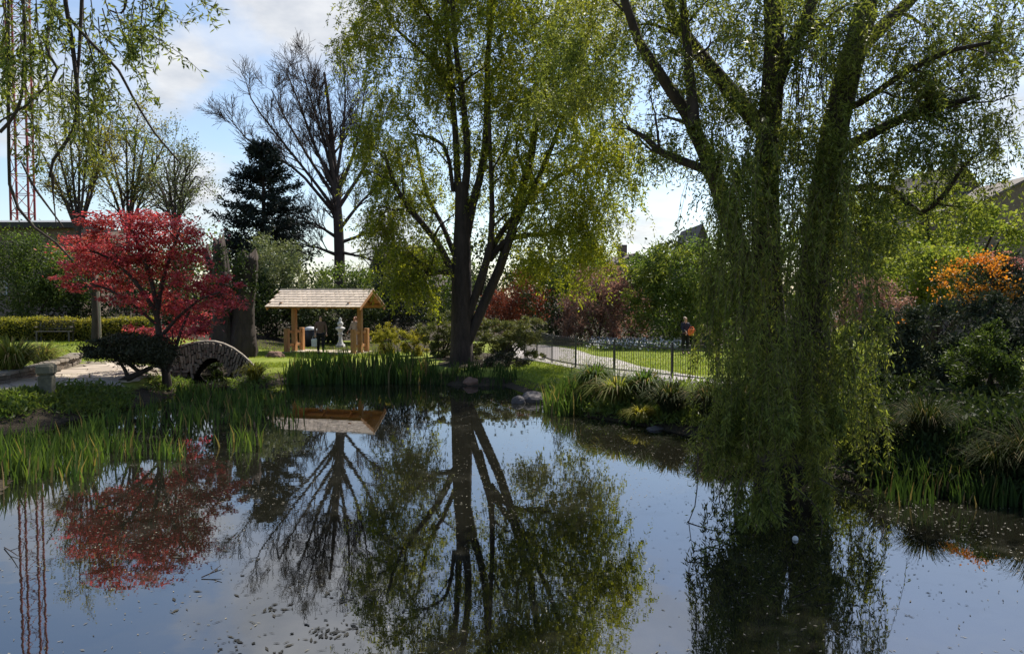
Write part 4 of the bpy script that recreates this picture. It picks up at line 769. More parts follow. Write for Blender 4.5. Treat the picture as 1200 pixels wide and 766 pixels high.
def low_wall():
    pts = [ground_at(*p) for p in ((-70, 462), (0, 451), (45, 441), (82, 429), (90, 425))]; c = pts[2]; t = thing('low_stone_wall', 'low rubble wall edging the paved path below the grass clump', 'wall', tuple(c))
    ms = []
    for k in range(5): me = box_me('stone', (0, 0, 0), (1, 1, 1), jit=.1, bev=.06); me.materials.append(M['stone']); ms.append(me)
    cm = [box_me('cap', (0, 0, 0), (1, 1, 1), jit=.04, bev=.05) for _ in range(3)]
    for me in cm: me.materials.append(M['cap'])
    for a, b in zip(pts[:-1], pts[1:]):
        v = b - a; ln = np.linalg.norm(v[:2]); rz = math.atan2(v[1], v[0]); s = 0
        link('core', box_me('core', (*((a + b) / 2)[:2], (a[2] + b[2]) / 2 + .13), (ln + .05, .2, .28), rz=rz), M['mortar'], t)
        for row in range(2):
            s = 0
            while s < ln - .1:
                w = random.uniform(.22, .42); p = a + v * (s + w / 2) / ln; o = bpy.data.objects.new('stone', random.choice(ms)); COL.objects.link(o); o.parent = t
                o.matrix_local = Matrix.Translation(Vector(p - c) + Vector((0, 0, .07 + .13 * row))) @ Matrix.Rotation(rz + random.uniform(-.06, .06), 4, 'Z') @ Matrix.Diagonal((w * .93, .3, .125, 1)); s += w
        s = 0
        while s < ln - .1:
            w = random.uniform(.5, .8); p = a + v * (s + w / 2) / ln; o = bpy.data.objects.new('cap_stone', random.choice(cm)); COL.objects.link(o); o.parent = t
            o.matrix_local = Matrix.Translation(Vector(p - c) + Vector((0, 0, .31))) @ Matrix.Rotation(rz, 4, 'Z') @ Matrix.Diagonal((w * .96, .42, .09, 1)); s += w
    b = ground_at(55, 466); o = thing('stone_pillar', 'short square stone pillar with a wide cap at the path end', 'pillar', tuple(b), R(12)); s = S(b[1]); h = 39 / s; w = 15 / s
    link('shaft', box_me('shaft', (0, 0, h * .31), (w, w, h * .68), jit=.02, bev=.03), M['pillar'], o, local=True); link('cap', box_me('cap', (0, 0, h * .82), (w * 1.2, w * 1.2, h * .34), jit=.03, bev=.06), M['pillar'], o, local=True)
low_wall()
def bench():
    b = ground_at(64, 400); o = thing('park_bench', 'dark wooden park bench in front of the clipped hedge', 'bench', tuple(b), R(6)); L_ = 1.5
    for i in range(3): link('seat_slat', box_me('slat', (0, -.12 + i * .13, .44), (L_, .11, .035), bev=.006), M['bench'], o, local=True)
    for i in range(4): link('back_slat', box_me('slat', (0, .26 + i * .02, .55 + i * .105), (L_, .025, .09), bev=.006), M['bench'], o, local=True)
    for s in (-1, 1):
        link('leg', box_me('leg', (s * .66, -.14, .21), (.06, .06, .42)), M['bench'], o, local=True); link('leg', box_me('leg', (s * .66, .24, .44), (.06, .06, .88)), M['bench'], o, local=True); link('armrest', box_me('arm', (s * .72, .05, .64), (.05, .5, .04)), M['bench'], o, local=True)
bench()

# ------------------------------------------------------------------ right path and iron fence
def right_path():
    fe = [(600, 402), (640, 405), (668, 409), (700, 418), (740, 427), (790, 437), (850, 447), (930, 462)]; ne = [(600, 420), (637, 425), (665, 431), (700, 437), (740, 443), (790, 450), (850, 462), (930, 480)]
    def res(p, n): p = np.array([ground_at(*q)[:2] for q in p]); s = np.r_[0, np.cumsum(np.linalg.norm(np.diff(p, axis=0), axis=1))]; u = np.linspace(0, s[-1], n); return np.stack([np.interp(u, s, p[:, c]) for c in (0, 1)], 1)
    A, B = res(fe, 50), res(ne, 50); u = np.linspace(0, 1, 12)[None, :, None]; X = A[:, None] * (1 - u) + B[:, None] * u; Z = hgt(X[..., 0], X[..., 1]) + .03
    V = np.concatenate([X, Z[..., None]], -1).reshape(-1, 3); i = np.arange(49)[:, None] * 12; j = np.arange(11)[None]; Q = np.stack([i + j, i + j + 1, i + 13 + j, i + 12 + j], -1).reshape(-1, 4)
    link('path', np_mesh('path', V, Q, smooth=True), M['asphalt'], kind='structure')
right_path()
def fence():
    pts = [(.55, 33.4), (1.05, 31.2), (1.57, 29.0), (2.28, 26.6), (3.48, 25.2), (5.02, 23.2), (6.0, 21.6), (7.3, 20.2), (8.8, 19.2)]; t = thing('iron_fence', 'black bow topped iron fence between the pond planting and pale path', 'fence', (3.48, 25.2, H(3.48, 25.2))); org = Vector(t.location)
    th = np.linspace(0, math.pi, 7); hw = .055; hp = [(-hw, 0, .08), (-hw, 0, .5), (-hw, 0, 1.02)] + [(-hw * math.cos(a), 0, 1.05 + hw * math.sin(a)) for a in th] + [(hw, 0, 1.02), (hw, 0, .5), (hw, 0, .08)]
    V, Q = tubes(np.array(hp), np.full(len(hp), .009), 5); hm = np_mesh('hoop_bar', V, Q); hm.materials.append(M['black_iron'])
    for i, (x, y) in enumerate(pts):
        z = H(x, y); link('post', box_me('post', (x, y, z + .57), (.055, .055, 1.2), bev=.006), M['black_iron'], t)
        if i == len(pts) - 1: break
        x2, y2 = pts[i + 1]; z2 = H(x2, y2); a = Vector((x, y, z)); b = Vector((x2, y2, z2)); ln = (b - a).length; rz = math.atan2(y2 - y, x2 - x)
        for hh in (.14, .96): link('rail', beam_me('rail', a + Vector((0, 0, hh)), b + Vector((0, 0, hh)), .012, .04, .002), M['black_iron'], t)
        n = int(ln / .2)
        for k in range(n):
            p = a.lerp(b, (k + .5) / n); o = bpy.data.objects.new('hoop_bar', hm); COL.objects.link(o); o.parent = t; o.matrix_local = Matrix.Translation(p - org) @ Matrix.Rotation(rz, 4, 'Z')
fence()

# ------------------------------------------------------------------ people
def skin_mesh(name, verts, edges, rad, root=0, sub=1):
    me = bpy.data.meshes.new(name); me.from_pydata(verts, edges, []); o = bpy.data.objects.new(name, me); COL.objects.link(o)
    m = o.modifiers.new('Skin', 'SKIN'); m.use_smooth_shade = True; m.branch_smoothing = .3
    sv = me.skin_vertices[0].data
    for i, r in enumerate(rad): sv[i].radius = (r, r) if isinstance(r, (int, float)) else r; sv[i].use_root = (i == root)
    s = o.modifiers.new('Sub', 'SUBSURF'); s.levels = sub; s.render_levels = sub
    dg = bpy.context.evaluated_depsgraph_get(); ev = o.evaluated_get(dg); nm = bpy.data.meshes.new_from_object(ev); bpy.data.objects.remove(o); bpy.data.meshes.remove(me); nm.name = name
    for p in nm.polygons: p.use_smooth = True
    return nm
def person(label, loc, rz, jacket, trousers, hair, long_hair=False, stride=.0, arm=(.0, .0), hgt_=1.68, hold=None):
    t = thing('person', label, 'person', loc, rz); k = hgt_ / 1.7
    def s3(v): return tuple(a * k for a in v)
    V = [(0, 0, .94), (0, 0, 1.12), (0, .01, 1.32), (0, 0, 1.47), (0, -.015, 1.55), (0, -.02, 1.62), (0, 0, 1.675)]; E = [(i, i + 1) for i in range(6)]; Rr = [(.145, .10), (.125, .09), (.15, .1), .055, (.062, .075), (.075, .092), (.05, .06)]
    def add(v, p, r): V.append(v); E.append((p, len(V) - 1)); Rr.append(r); return len(V) - 1
    n = add((0, -.115, 1.6), 5, .014); arms = {}
    for s, a in ((-1, arm[0]), (1, arm[1])):
        sh = add((s * .17, .01, 1.4), 2, .055); el = add((s * .235, .03 - .1 * a, 1.13), sh, .042); wr = add((s * (.25 - .05 * a), -.06 - .28 * a, .9 + .16 * a), el, .028); hd = add((s * (.25 - .05 * a), -.09 - .3 * a, .83 + .16 * a), wr, (.035, .018)); arms[s] = (sh, el, wr, hd)
        for f in range(4): q = add((s * .25 - .03 + .018 * f, -.12 - .3 * a - .005 * f, .775 + .16 * a), hd, .0085); add((s * .25 - .03 + .018 * f, -.105 - .3 * a, .735 + .16 * a + .006 * abs(f - 1)), q, .0075)
        q = add((s * .25 - s * .045, -.13 - .3 * a, .82 + .16 * a), hd, .01); add((s * .25 - s * .05, -.145 - .3 * a, .785 + .16 * a), q, .008)
    legs = {}
    for s in (-1, 1):
        st = s * stride; hp = add((s * .09, 0, .88), 0, .085); kn = add((s * .1, -st * .5 - .02, .5), hp, .058); an = add((s * .1, -st, .09), kn, .038); add((s * .115, -st - .14, .035), an, (.04, .03)); legs[s] = (hp, kn, an)
    link('body', skin_mesh('body', [s3(v) for v in V], E, [tuple(x * k for x in (r if isinstance(r, tuple) else (r, r))) for r in Rr]), M['skin'], t, local=True)
    jv = [V[0], V[1], V[2], (0, 0, 1.44)]; je = [(0, 1), (1, 2), (2, 3)]; jr = [(.18, .135), (.165, .125), (.185, .13), (.085, .08)]
    for s in (-1, 1):
        sh, el, wr, _ = arms[s]; b = len(jv); jv += [V[sh], V[el], tuple(np.array(V[wr]) * .96 + np.array(V[el]) * .04)]; je += [(2, b), (b, b + 1), (b + 1, b + 2)]; jr += [.082, .064, .05]
    link('jacket', skin_mesh('jacket', [s3(v) for v in jv], je, [tuple(x * k for x in (r if isinstance(r, tuple) else (r, r))) for r in jr], 1), M[jacket], t, local=True)
    tv = [(0, 0, .95)]; te = []; trr = [(.155, .11)]
    for s in (-1, 1):
        hp, kn, an = legs[s]; b = len(tv); tv += [V[hp], V[kn], (V[an][0], V[an][1], .12)]; te += [(0, b), (b, b + 1), (b + 1, b + 2)]; trr += [.108, .078, .06]
        link('shoe', skin_mesh('shoe', [s3(V[an]), s3((V[an][0], V[an][1] - .06, .045)), s3((V[an][0] + s * .01, V[an][1] - .18, .04))], [(0, 1), (1, 2)], [.05, .05, .04]), M['black_cloth'], t, local=True)
    link('trousers', skin_mesh('trousers', [s3(v) for v in tv], te, [tuple(x * k for x in (r if isinstance(r, tuple) else (r, r))) for r in trr]), M[trousers], t, local=True)
    hv = [(0, .025, 1.70), (0, .055, 1.63), (0, .06, 1.55)]; hr = [.07, .088, .06]
    if long_hair: hv.append((0, .07, 1.42)); hr.append(.07)
    link('hair', skin_mesh('hair', [s3(v) for v in hv], [(i, i + 1) for i in range(len(hv) - 1)], [r * k for r in hr]), M[hair], t, local=True)
    for s in (-1, 1): V2, Q2 = tubes(np.array([s3((s * .03, -.085 - .01, 1.625)), s3((s * .03, -.1, 1.625))]), np.array([.011, .007]), 6); link('eye', np_mesh('eye', V2, Q2), M['black_cloth'], t, local=True)
    return t, s3(V[arms[-1][3]]), s3(V[arms[1][3]])
def people():
    a = G(376, 417, .34); zz = H(a[0], a[1]) + .02
    t, lh, rh = person('person in a brown jacket and black trousers walking through the shelter', (a[0], a[1], zz), R(20), 'brown_cloth', 'black_cloth', 'hair_dark', False, .14, (.1, .25), 1.7)
    rot = Matrix.Rotation(R(20), 4, 'Z'); p = Vector((a[0], a[1], zz)) + rot @ Vector(lh); bm = bmesh.new(); box_bm(bm, Vector((0, 0, -.33)), (.24, .11, .36), jit=.06, bev=.03); me = bpy.data.meshes.new('bag'); bm.to_mesh(me); bm.free()
    o = thing('carrier_bag', 'white carrier bag in the hand of the person in brown', 'bag', (p.x - .05, p.y, p.z)); link('bag_body', me, M['white_bag'], o, local=True)
    V, Q = tubes(np.array([(-.07, 0, -.16), (-.05, 0, -.05), (0, 0, 0), (.05, 0, -.05), (.07, 0, -.16)]), np.full(5, .008), 5); link('handle', np_mesh('handle', V, Q), M['white_bag'], o, local=True)
    b = at(416, 400, 35.9); person('person in pale clothes with auburn hair behind the right shelter post', (b[0], 35.9, H(b[0], 35.9)), R(-25), 'grey_cloth', 'grey_cloth', 'hair_red', True, .03, (.6, .3), 1.62)
    c = at(803, 400, 33.5); cz = H(c[0], 33.5); t, lh, rh = person('person in dark navy clothes holding something orange beyond the fence', (c[0], 33.5, cz), R(25), 'navy_cloth', 'black_cloth', 'hair_grey', False, .06, (.9, .9), 1.7)
    rot = Matrix.Rotation(R(25), 4, 'Z'); p = Vector((c[0], 33.5, cz)) + rot @ ((Vector(lh) + Vector(rh)) / 2 + Vector((0, -.08, .06)))
    bm = bmesh.new(); box_bm(bm, Vector((0, 0, 0)), (.34, .18, .3), jit=.08, bev=.06); me = bpy.data.meshes.new('bag'); bm.to_mesh(me); bm.free(); o = thing('orange_bag', 'bright orange bag clutched by the person in navy', 'bag', tuple(p)); link('bag_body', me, M['orange_cloth'], o, local=True)
    V, Q = tubes(np.array([(-.1, 0, .12), (-.07, 0, .22), (.07, 0, .22), (.1, 0, .12)]), np.full(4, .012), 5); link('handle', np_mesh('handle', V, Q), M['orange_cloth'], o, local=True)
    e = at(829, 400, 32.5); person('person in a beige top beyond the fence next to the one in navy', (e[0], 32.5, H(e[0], 32.5)), R(-30), 'beige_cloth', 'navy_cloth', 'hair_red', True, .1, (.2, .5), 1.6)
people()
def ornaments():
    a = at(399, 407, 37.5); z = H(a[0], 37.5); o = thing('garden_ornament', 'white stone garden ornament on a slim pedestal behind the shelter', 'garden ornament', (a[0], 37.5, z)); o.scale = (.78, .78, .85)
    link('plinth', box_me('plinth', (0, 0, .08), (.5, .5, .16), bev=.02), M['white_stone'], o, local=True)
    link('pedestal', lathe_me('pedestal', [(.2, .16), (.19, .24), (.13, .34), (.11, .6), (.13, .72), (.2, .78), (.13, .84), (.15, .95), (.3, 1.08), (.31, 1.14), (.2, 1.2), (.01, 1.2)]), M['white_stone'], o, local=True)
    link('finial', lathe_me('finial', [(.12, 1.2), (.16, 1.3), (.2, 1.42), (.12, 1.5), (.07, 1.56), (.1, 1.64), (.06, 1.72), (.01, 1.78)]), M['white_stone'], o, local=True)
    a = at(364, 405, 38.2); z = H(a[0], 38.2); o = thing('litter_bin', 'dark round litter bin with a pale lid behind the shelter', 'bin', (a[0], 38.2, z))
    link('bin_body', lathe_me('bin_body', [(.01, 0), (.27, 0), (.29, .5), (.31, .82), (.28, .84)]), M['bin'], o, local=True); link('lid', lathe_me('lid', [(.33, .84), (.34, .88), (.28, .97), (.12, 1.02), (.005, 1.03)]), M['lid'], o, local=True)
ornaments()

# ------------------------------------------------------------------ crane and buildings
def crane():
    d = 90; b = at(29, 330, d); t = thing('tower_crane', 'red lattice mast of a tower crane behind the hanging willow twigs', 'crane', (b[0], d, H(b[0], d)), R(14)); w = .95; hT = 50; sec = 2.3
    def rod(nm, a, c, r): V, Q = tubes(np.array([a, c], float), np.array([r, r]), 4); link(nm, np_mesh(nm, V, Q), M['crane'], t, local=True)
    cs = [(-w, -w), (w, -w), (w, w), (-w, w)]
    for x, y in cs: rod('chord', (x, y, -.3), (x, y, hT), .13)
    for i in range(int(hT / sec)):
        z = i * sec
        for k in range(4):
            a, c = cs[k], cs[(k + 1) % 4]; rod('strut', (*a, z), (*c, z), .045); rod('brace', (*a, z), (*c, z + sec), .045) if i % 2 else rod('brace', (*c, z), (*a, z + sec), .045)
crane()
def gable_house(name, label, px, py_ridge, py_base, d, wpx, dep, mat='brick', wins=(), rz=0.0, chim=(), eave=.55):
    s = S(d); c = at(px, py_base, d); z0 = H(c[0], d); zt = at(px, py_ridge, d)[2] - z0; w = wpx / s / 2; ze = zt * eave; t = thing(name, label, 'house', (c[0], d, z0), rz)
    bm = bmesh.new(); f = [bm.verts.new(p) for p in ((-w, 0, -.3), (w, 0, -.3), (w, 0, ze), (0, 0, zt - .15), (-w, 0, ze))]; k = [bm.verts.new((v.co.x, dep, v.co.z)) for v in f]; bm.faces.new(f); bm.faces.new(k[::-1])
    for i in range(5):
        if i not in (2, 3): bm.faces.new((f[i], k[i], k[(i + 1) % 5], f[(i + 1) % 5]))
    bmesh.ops.recalc_face_normals(bm, faces=bm.faces); me = bpy.data.meshes.new('wall'); bm.to_mesh(me); bm.free(); link('wall', me, M[mat], t, local=True)
    for q in (-1, 1):
        v = Vector((q * (w + .35), 0, ze - .35 * (zt - ze) / w)); me = bpy.data.meshes.new('roof'); bm = bmesh.new(); a = [bm.verts.new(p) for p in ((0, -.3, zt), (v.x, -.3, v.z), (v.x, dep + .3, v.z), (0, dep + .3, zt))]; bm.faces.new(a if q < 0 else a[::-1]); r = bmesh.ops.extrude_face_region(bm, geom=bm.faces[:]); bmesh.ops.translate(bm, vec=(0, 0, -.14), verts=[g for g in r['geom'] if isinstance(g, bmesh.types.BMVert)]); bmesh.ops.recalc_face_normals(bm, faces=bm.faces); bm.to_mesh(me); bm.free(); link('roof', me, M['roof'], t, local=True)
    for (x, z, ww, hh) in wins:
        fr = link('window', box_me('window', (x, -.03, z), (ww, .1, hh)), M['white_trim'], t, local=True)
        for i in (-1, 1): link('pane', box_me('pane', (x + i * ww * .235, -.085, z), (ww * .4, .03, hh * .84)), M['glass'], fr, local=True)
    for (x, y, h) in chim: link('chimney', box_me('chimney', (x, y, zt + h / 2 - .4), (.9, .6, h + .8)), M['brick'], t, local=True)
    return t
gable_house('brick_house', 'brown gabled house half hidden by trees at the right', 1122, 190, 345, 52, 110, 9, wins=((-1.6, 4.6, 1.3, 1.5), (1.4, 4.6, 1.3, 1.5), (-1.4, 2.0, 1.4, 1.5)), chim=(), eave=.62)
gable_house('brick_house', 'lower dark house with a pale framed window at the right edge', 1205, 205, 350, 46, 120, 8, wins=((-.9, 3.55, 1.5, .9), (1.2, 3.55, 1.5, .9)), eave=.84)
gable_house('brick_house', 'small gabled house beyond the garden right of the bare trunk', 447, 285, 345, 72, 50, 8, wins=((-.6, 3.3, 1.6, 1.5),), rz=R(-35), eave=.5)
gable_house('brick_house', 'distant house roof glimpsed right of the forked willow', 693, 268, 345, 76, 42, 10, wins=((0, 3.2, 1.2, 1.3),), eave=.55)
gable_house('brick_house', 'distant low house with a chimney above the fresh green shrub', 745, 296, 345, 78, 60, 8, wins=((0, 2.2, 1.2, 1.2),), chim=((-.6, 3, 1.0),), rz=R(8), eave=.8)
gable_house('brick_house', 'distant steep gabled house beside the near willow curtain', 822, 262, 345, 74, 44, 9, wins=((0, 3.4, 1.2, 1.3),), eave=.5)
def flat_building():
    d = 68; a = at(-60, 345, d); b = at(95, 345, d); z0 = H(-40, d); zt = at(0, 248, d)[2]; ze = at(0, 262, d)[2]; t = thing('low_building', 'low building with a pale grey sheet roof behind the left shrub', 'building', ((a[0] + b[0]) / 2, d, z0)); w = b[0] - a[0]
    link('wall', box_me('wall', (0, 4, (ze - z0) / 2), (w, 7.8, ze - z0)), M['brick'], t, local=True); link('roof', beam_me('roof', (-w / 2 - .5, 3.6, zt - z0 - .6), (w / 2 + .5, 3.6, zt - z0 - .6), 9, .1), M['greyroof'], t, local=True).data.transform(Matrix.Translation((0, 3.6, zt - z0 - .6)) @ Matrix.Rotation(.13, 4, 'X') @ Matrix.Translation((0, -3.6, -(zt - z0 - .6))))
    link('fascia', box_me('fascia', (0, -.9, ze - z0 - .2), (w + 1, .12, .5)), M['dark_trim'], t, local=True)
    for i in range(4): f = link('window', box_me('window', (-w / 2 + w * (i + .5) / 4, .06, 2.6), (1.6, .12, 1.3)), M['white_trim'], t, local=True); link('pane', box_me('pane', (-w / 2 + w * (i + .5) / 4, -.02, 2.6), (1.35, .04, 1.05)), M['glass'], f, local=True)
flat_building()

# ------------------------------------------------------------------ pond plants
def blades(base, h, w, lean=.18, bend=.15):
    n = len(base); h = np.broadcast_to(h, (n,))[:, None]; az = rng.uniform(0, 6.283, n); hd = np.stack([np.cos(az), np.sin(az), np.zeros(n)], 1); sdv = np.stack([-np.sin(az + .9), np.cos(az + .9), np.zeros(n)], 1) * w * .5
    l = (np.abs(rng.normal(size=n)) * lean)[:, None]; up = np.array([0, 0, 1.0]); m = base + up * h * .55 + hd * h * l * .5; tp = base + up * h * (1 - .15 * l) + hd * h * (l + bend * rng.uniform(0, 1, (n, 1)))
    V = np.stack([base - sdv, base + sdv, m + sdv * .9, m - sdv * .9, tp - sdv * .1, tp + sdv * .1], 1).reshape(-1, 3); i = np.arange(n)[:, None] * 6
    return V, np.concatenate([i + np.array([0, 1, 2, 3]), i + np.array([3, 2, 5, 4])])
def px_ellipse(spots, n):
    out = []; w = np.array([s[2] * s[3] * (s[4] if len(s) > 4 else 1) for s in spots], float); w /= w.sum()
    for s, wi in zip(spots, w):
        for _ in range(int(n * wi)):
            a = random.uniform(0, 6.283); r = math.sqrt(random.random()); p = G(s[0] + s[2] * r * math.cos(a), s[1] + s[3] * r * math.sin(a), 0); out.append(p)
    out = np.array(out); k = max(8, len(out) // 14); cc = out[rng.integers(0, len(out), k)]; q = rng.integers(0, k, len(out)); f = rng.uniform(size=len(out)) < .8; out[f] = (cc[q] + rng.normal(size=(len(out), 3)) * np.array([.13, .13, 0]))[f]; z = hgt(out[:, 0], out[:, 1]); out[:, 2] = np.maximum(z, -.12); return out
def reed_bed(label, spots, n, h, w, mat='iris', lean=.14):
    P = px_ellipse(spots, n); V, Q = blades(P, rng.uniform(.4, 1.2, len(P)) * h, w, lean); return tag(link('iris_bed', np_mesh('iris_bed', V, Q), M[mat], kind='stuff'), label, 'iris bed')
reed_bed('dense green iris leaves standing in the water at the left edge', [(45, 540, 75, 22), (105, 525, 36, 26), (15, 562, 40, 11, .6), (60, 558, 60, 10, .4), (-40, 540, 50, 22)], 1500, .56, .036)
reed_bed('scattered green iris tufts in the shallows below the red maple', [(165, 525, 20, 12), (205, 533, 22, 9), (235, 495, 70, 14), (280, 520, 30, 9), (150, 498, 40, 12), (320, 490, 30, 10, .6), (195, 482, 55, 7), (130, 545, 18, 10, .6)], 800, .5, .034)
reed_bed('fresh green iris leaves at the mouth of the stone footbridge', [(250, 465, 45, 5), (230, 459, 20, 3), (275, 472, 50, 5, .8), (315, 470, 30, 5, .6), (300, 460, 12, 4)], 900, .45, .042)
reed_bed('long row of upright iris leaves in front of the timber shelter', [(425, 446, 88, 4), (365, 448, 32, 3), (475, 447, 30, 3)], 1700, .76, .055)
reed_bed('iris leaves beside the grey rocks below the iron fence', [(672, 482, 32, 7), (655, 478, 16, 5), (690, 472, 30, 8)], 750, .62, .04)
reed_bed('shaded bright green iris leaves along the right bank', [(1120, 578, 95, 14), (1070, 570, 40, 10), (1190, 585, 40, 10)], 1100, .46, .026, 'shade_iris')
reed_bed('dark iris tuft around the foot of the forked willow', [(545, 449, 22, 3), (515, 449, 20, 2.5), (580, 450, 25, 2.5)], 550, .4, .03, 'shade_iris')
def tuft(label, px, py, n, ln, spread, mat='sedge', w=.016, group=None):
    c = ground_at(px, py); c[2] = max(c[2], 0.02); t = thing('grass_clump', label, 'grass clump', tuple(c), 0, group); az = rng.uniform(0, 6.283, n); hd = np.stack([np.cos(az), np.sin(az), np.zeros(n)], 1); L_ = ln * rng.uniform(.55, 1.1, n)[:, None]; k = rng.uniform(.25, 1, n)[:, None] * spread; b = c + hd * .12 * rng.uniform(0, 1, (n, 1)); u = np.linspace(0, 1, 5)[None, :, None]
    P = b[:, None] + hd[:, None] * (L_ * k)[:, None] * u ** 1.2 + np.array([0, 0, 1.0]) * (L_[:, None] * (u * 1.25 - (0.35 + .75 * k[:, None]) * u ** 2.4)); sdv = np.stack([-np.sin(az), np.cos(az), np.zeros(n)], 1)[:, None] * w * .5 * np.array([1, 1, .8, .5, .08])[None, :, None]
    V = np.stack([P - sdv, P + sdv], 2).reshape(-1, 3); i = np.arange(n)[:, None, None] * 10 + np.arange(4)[None, :, None] * 2; Q = (i + np.array([0, 1, 3, 2])[None, None]).reshape(-1, 4); link('blades', np_mesh('blades', V, Q), M[mat], t, kind='stuff'); return t
g = 'arching grass clumps on the banks'
tuft('sunlit arching grass clump above the wall at the left edge', 14, 446, 750, 1.75, .85, 'spring_blade', w=.042, group=g)
tuft('smaller arching grass clump next to the stone wall end', 50, 434, 520, 1.3, .85, 'spring_blade', w=.036, group=g)
tuft('pale green spiky clump centred below the iron fence', 724, 478, 420, 1.3, .95, 'spring_blade', w=.04, group=g)
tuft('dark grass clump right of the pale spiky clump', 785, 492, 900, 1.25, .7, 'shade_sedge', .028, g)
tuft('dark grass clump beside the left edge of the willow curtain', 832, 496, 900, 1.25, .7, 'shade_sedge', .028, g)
tuft('low grass clump against the fence post behind the iris leaves', 697, 462, 700, 1.2, .85, 'iris', .036, g)
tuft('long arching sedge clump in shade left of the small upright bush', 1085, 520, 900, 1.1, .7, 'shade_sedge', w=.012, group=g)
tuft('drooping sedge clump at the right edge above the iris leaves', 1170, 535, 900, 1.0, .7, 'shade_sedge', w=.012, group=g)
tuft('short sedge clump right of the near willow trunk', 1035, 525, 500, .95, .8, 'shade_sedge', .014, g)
tuft('small pale clump on the left bank under the stone pillar', 112, 474, 160, .3, 1.0, 'sedge', .02, g)
tuft('bright tuft at the right end of the footbridge', 298, 447, 320, .95, .9, 'yellow', .036, g)
tuft('mossy yellow tuft at the water below the pale spiky clump', 752, 494, 420, .6, 1.0, 'yellow', .04, g)
tuft('mid green clump in front of the second fence post from the junipers', 755, 470, 700, 1.15, .85, 'iris', .034, g)
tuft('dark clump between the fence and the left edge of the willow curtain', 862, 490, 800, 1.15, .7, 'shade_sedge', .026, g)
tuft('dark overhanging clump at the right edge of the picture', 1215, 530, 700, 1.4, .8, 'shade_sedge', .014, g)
def cover(label, box, n, L, W, mat, hmax):
    out = ground_many(rng.uniform(box[0], box[1], n // 8), rng.uniform(box[2], box[3], n // 8)); P = np.repeat(out, 8, 0) + rng.normal(size=(len(out) * 8, 3)) * np.array([.14, .14, 0]); P[:, 2] = hgt(P[:, 0], P[:, 1]) + rng.uniform(.01, hmax, len(P)); P = P[pond_sd(P[:, 0], P[:, 1]) < .1]
    V, Q = kites(P, nrm(rvec(len(P)) + np.array([0, 0, .7])), rng.uniform(.6, 1.3, len(P)) * L, W); tag(link('ground_cover', np_mesh('ground_cover', V, Q), M[mat], kind='stuff'), label, 'ground cover')
cover('low leafy ground cover along the front edge of the paved path', (-20, 150, 464, 484), 5000, .14, .05, 'mid', .16)
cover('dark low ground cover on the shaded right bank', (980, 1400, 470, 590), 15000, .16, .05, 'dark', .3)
cover('low mixed ground cover on the bank below the iron fence', (640, 900, 452, 500), 9000, .15, .045, 'mid', .22)
cover('low ground cover around the foot of the footbridge', (180, 320, 446, 462), 3000, .12, .05, 'mid', .15)
def dwarf_pine():
    b = ground_at(150, 458); d = b[1] + .6; t = thing('dwarf_pine', 'dark spreading dwarf pine with a twisted trunk beside the paved path', 'tree', tuple(b)); L_ = [pline([(128, 458), (140, 448), (152, 442), (166, 436), (178, 430)], d, 8, [9, 8, 7, 5]), pline([(150, 442), (146, 432), (140, 424)], d, 8, [5, 4, 3]), pline([(166, 438), (150, 425), (130, 418), (115, 414)], d, 8, [5, 4, 2])]
    limbs_to(t, L_, M['bark'], 7); bl = [(150, 412, d, 50, 16, .9), (118, 411, d - .2, 24, 11, .6), (178, 414, d + .1, 26, 18, .7), (145, 401, d + .3, 42, 10, .7)]
    P, Nn = blobpts(bl, 17000, .1, 200, .16); V, Q = kites(P, nrm(rvec(len(P)) + np.array([0, 0, .4])), rng.uniform(.6, 1.2, len(P)) * .11, .034); link('crown', np_mesh('crown', V, Q), M['pine'], t, kind='stuff')
dwarf_pine()
def rocks():
    for (px, py, w, h, lab, mat) in ((625, 467, 34, 15, 'large pale grey rock at the water right of the dome shrub', 'rock'), (608, 469, 18, 10, 'smaller grey rock touching the large pale one', 'rock'), (552, 449, 18, 9, 'rusty brown stone at the foot of the forked willow', 'rust_rock'), (322, 428, 22, 10, 'flat brown stone on the lawn between footbridge and shelter', 'rust_rock'), (188, 446, 14, 10, 'pale stone beside the red maple trunk', 'rock'), (768, 500, 20, 5, 'low flat stone at the waterline below the grass clumps', 'rock')):
        c = G(px, py, .06); s = S(c[1]); bm = bmesh.new(); bmesh.ops.create_icosphere(bm, subdivisions=3, radius=1)
        from mathutils import noise
        for v in bm.verts: v.co *= 1 + .28 * noise.noise(v.co * 1.6 + Vector((px, py, 0))) + .1 * noise.noise(v.co * 4)
        bmesh.ops.transform(bm, matrix=Matrix.Diagonal((w / s / 2, w / s / 2.4, h / s * .75, 1)), verts=bm.verts); me = bpy.data.meshes.new('rock'); bm.to_mesh(me); bm.free(); o = tag(link('rock', me, M[mat]), lab, 'rock', 'rocks along the banks'); o.location = (c[0], c[1], max(H(c[0], c[1]), 0))
rocks()
def flowers():
    P = ground_many(rng.uniform(692, 800, 900), rng.uniform(403, 411, 900)); n = len(P); P = P + np.stack([rng.normal(size=n) * .15, rng.normal(size=n) * .3, rng.uniform(.1, .4, n)], 1)
    V, Q = kites(P, nrm(rvec(n) + np.array([0, 0, .2])), .13, .1); tag(link('white_flowers', np_mesh('white_flowers', V, Q), M['white_petal'], kind='stuff'), 'band of small white flowers along the far edge of the lawn', 'flowers')
    P = P[rng.integers(0, n, 2500)] + rng.normal(size=(2500, 3)) * np.array([.3, .3, .08]) - np.array([0, 0, .15]); V, Q = kites(P, nrm(rvec(2500) + np.array([0, 0, .5])), .16, .06); tag(link('bedding_leaves', np_mesh('bedding_leaves', V, Q), M['mid'], kind='stuff'), 'low leaves under the white flowers by the lawn', 'ground cover')
flowers()
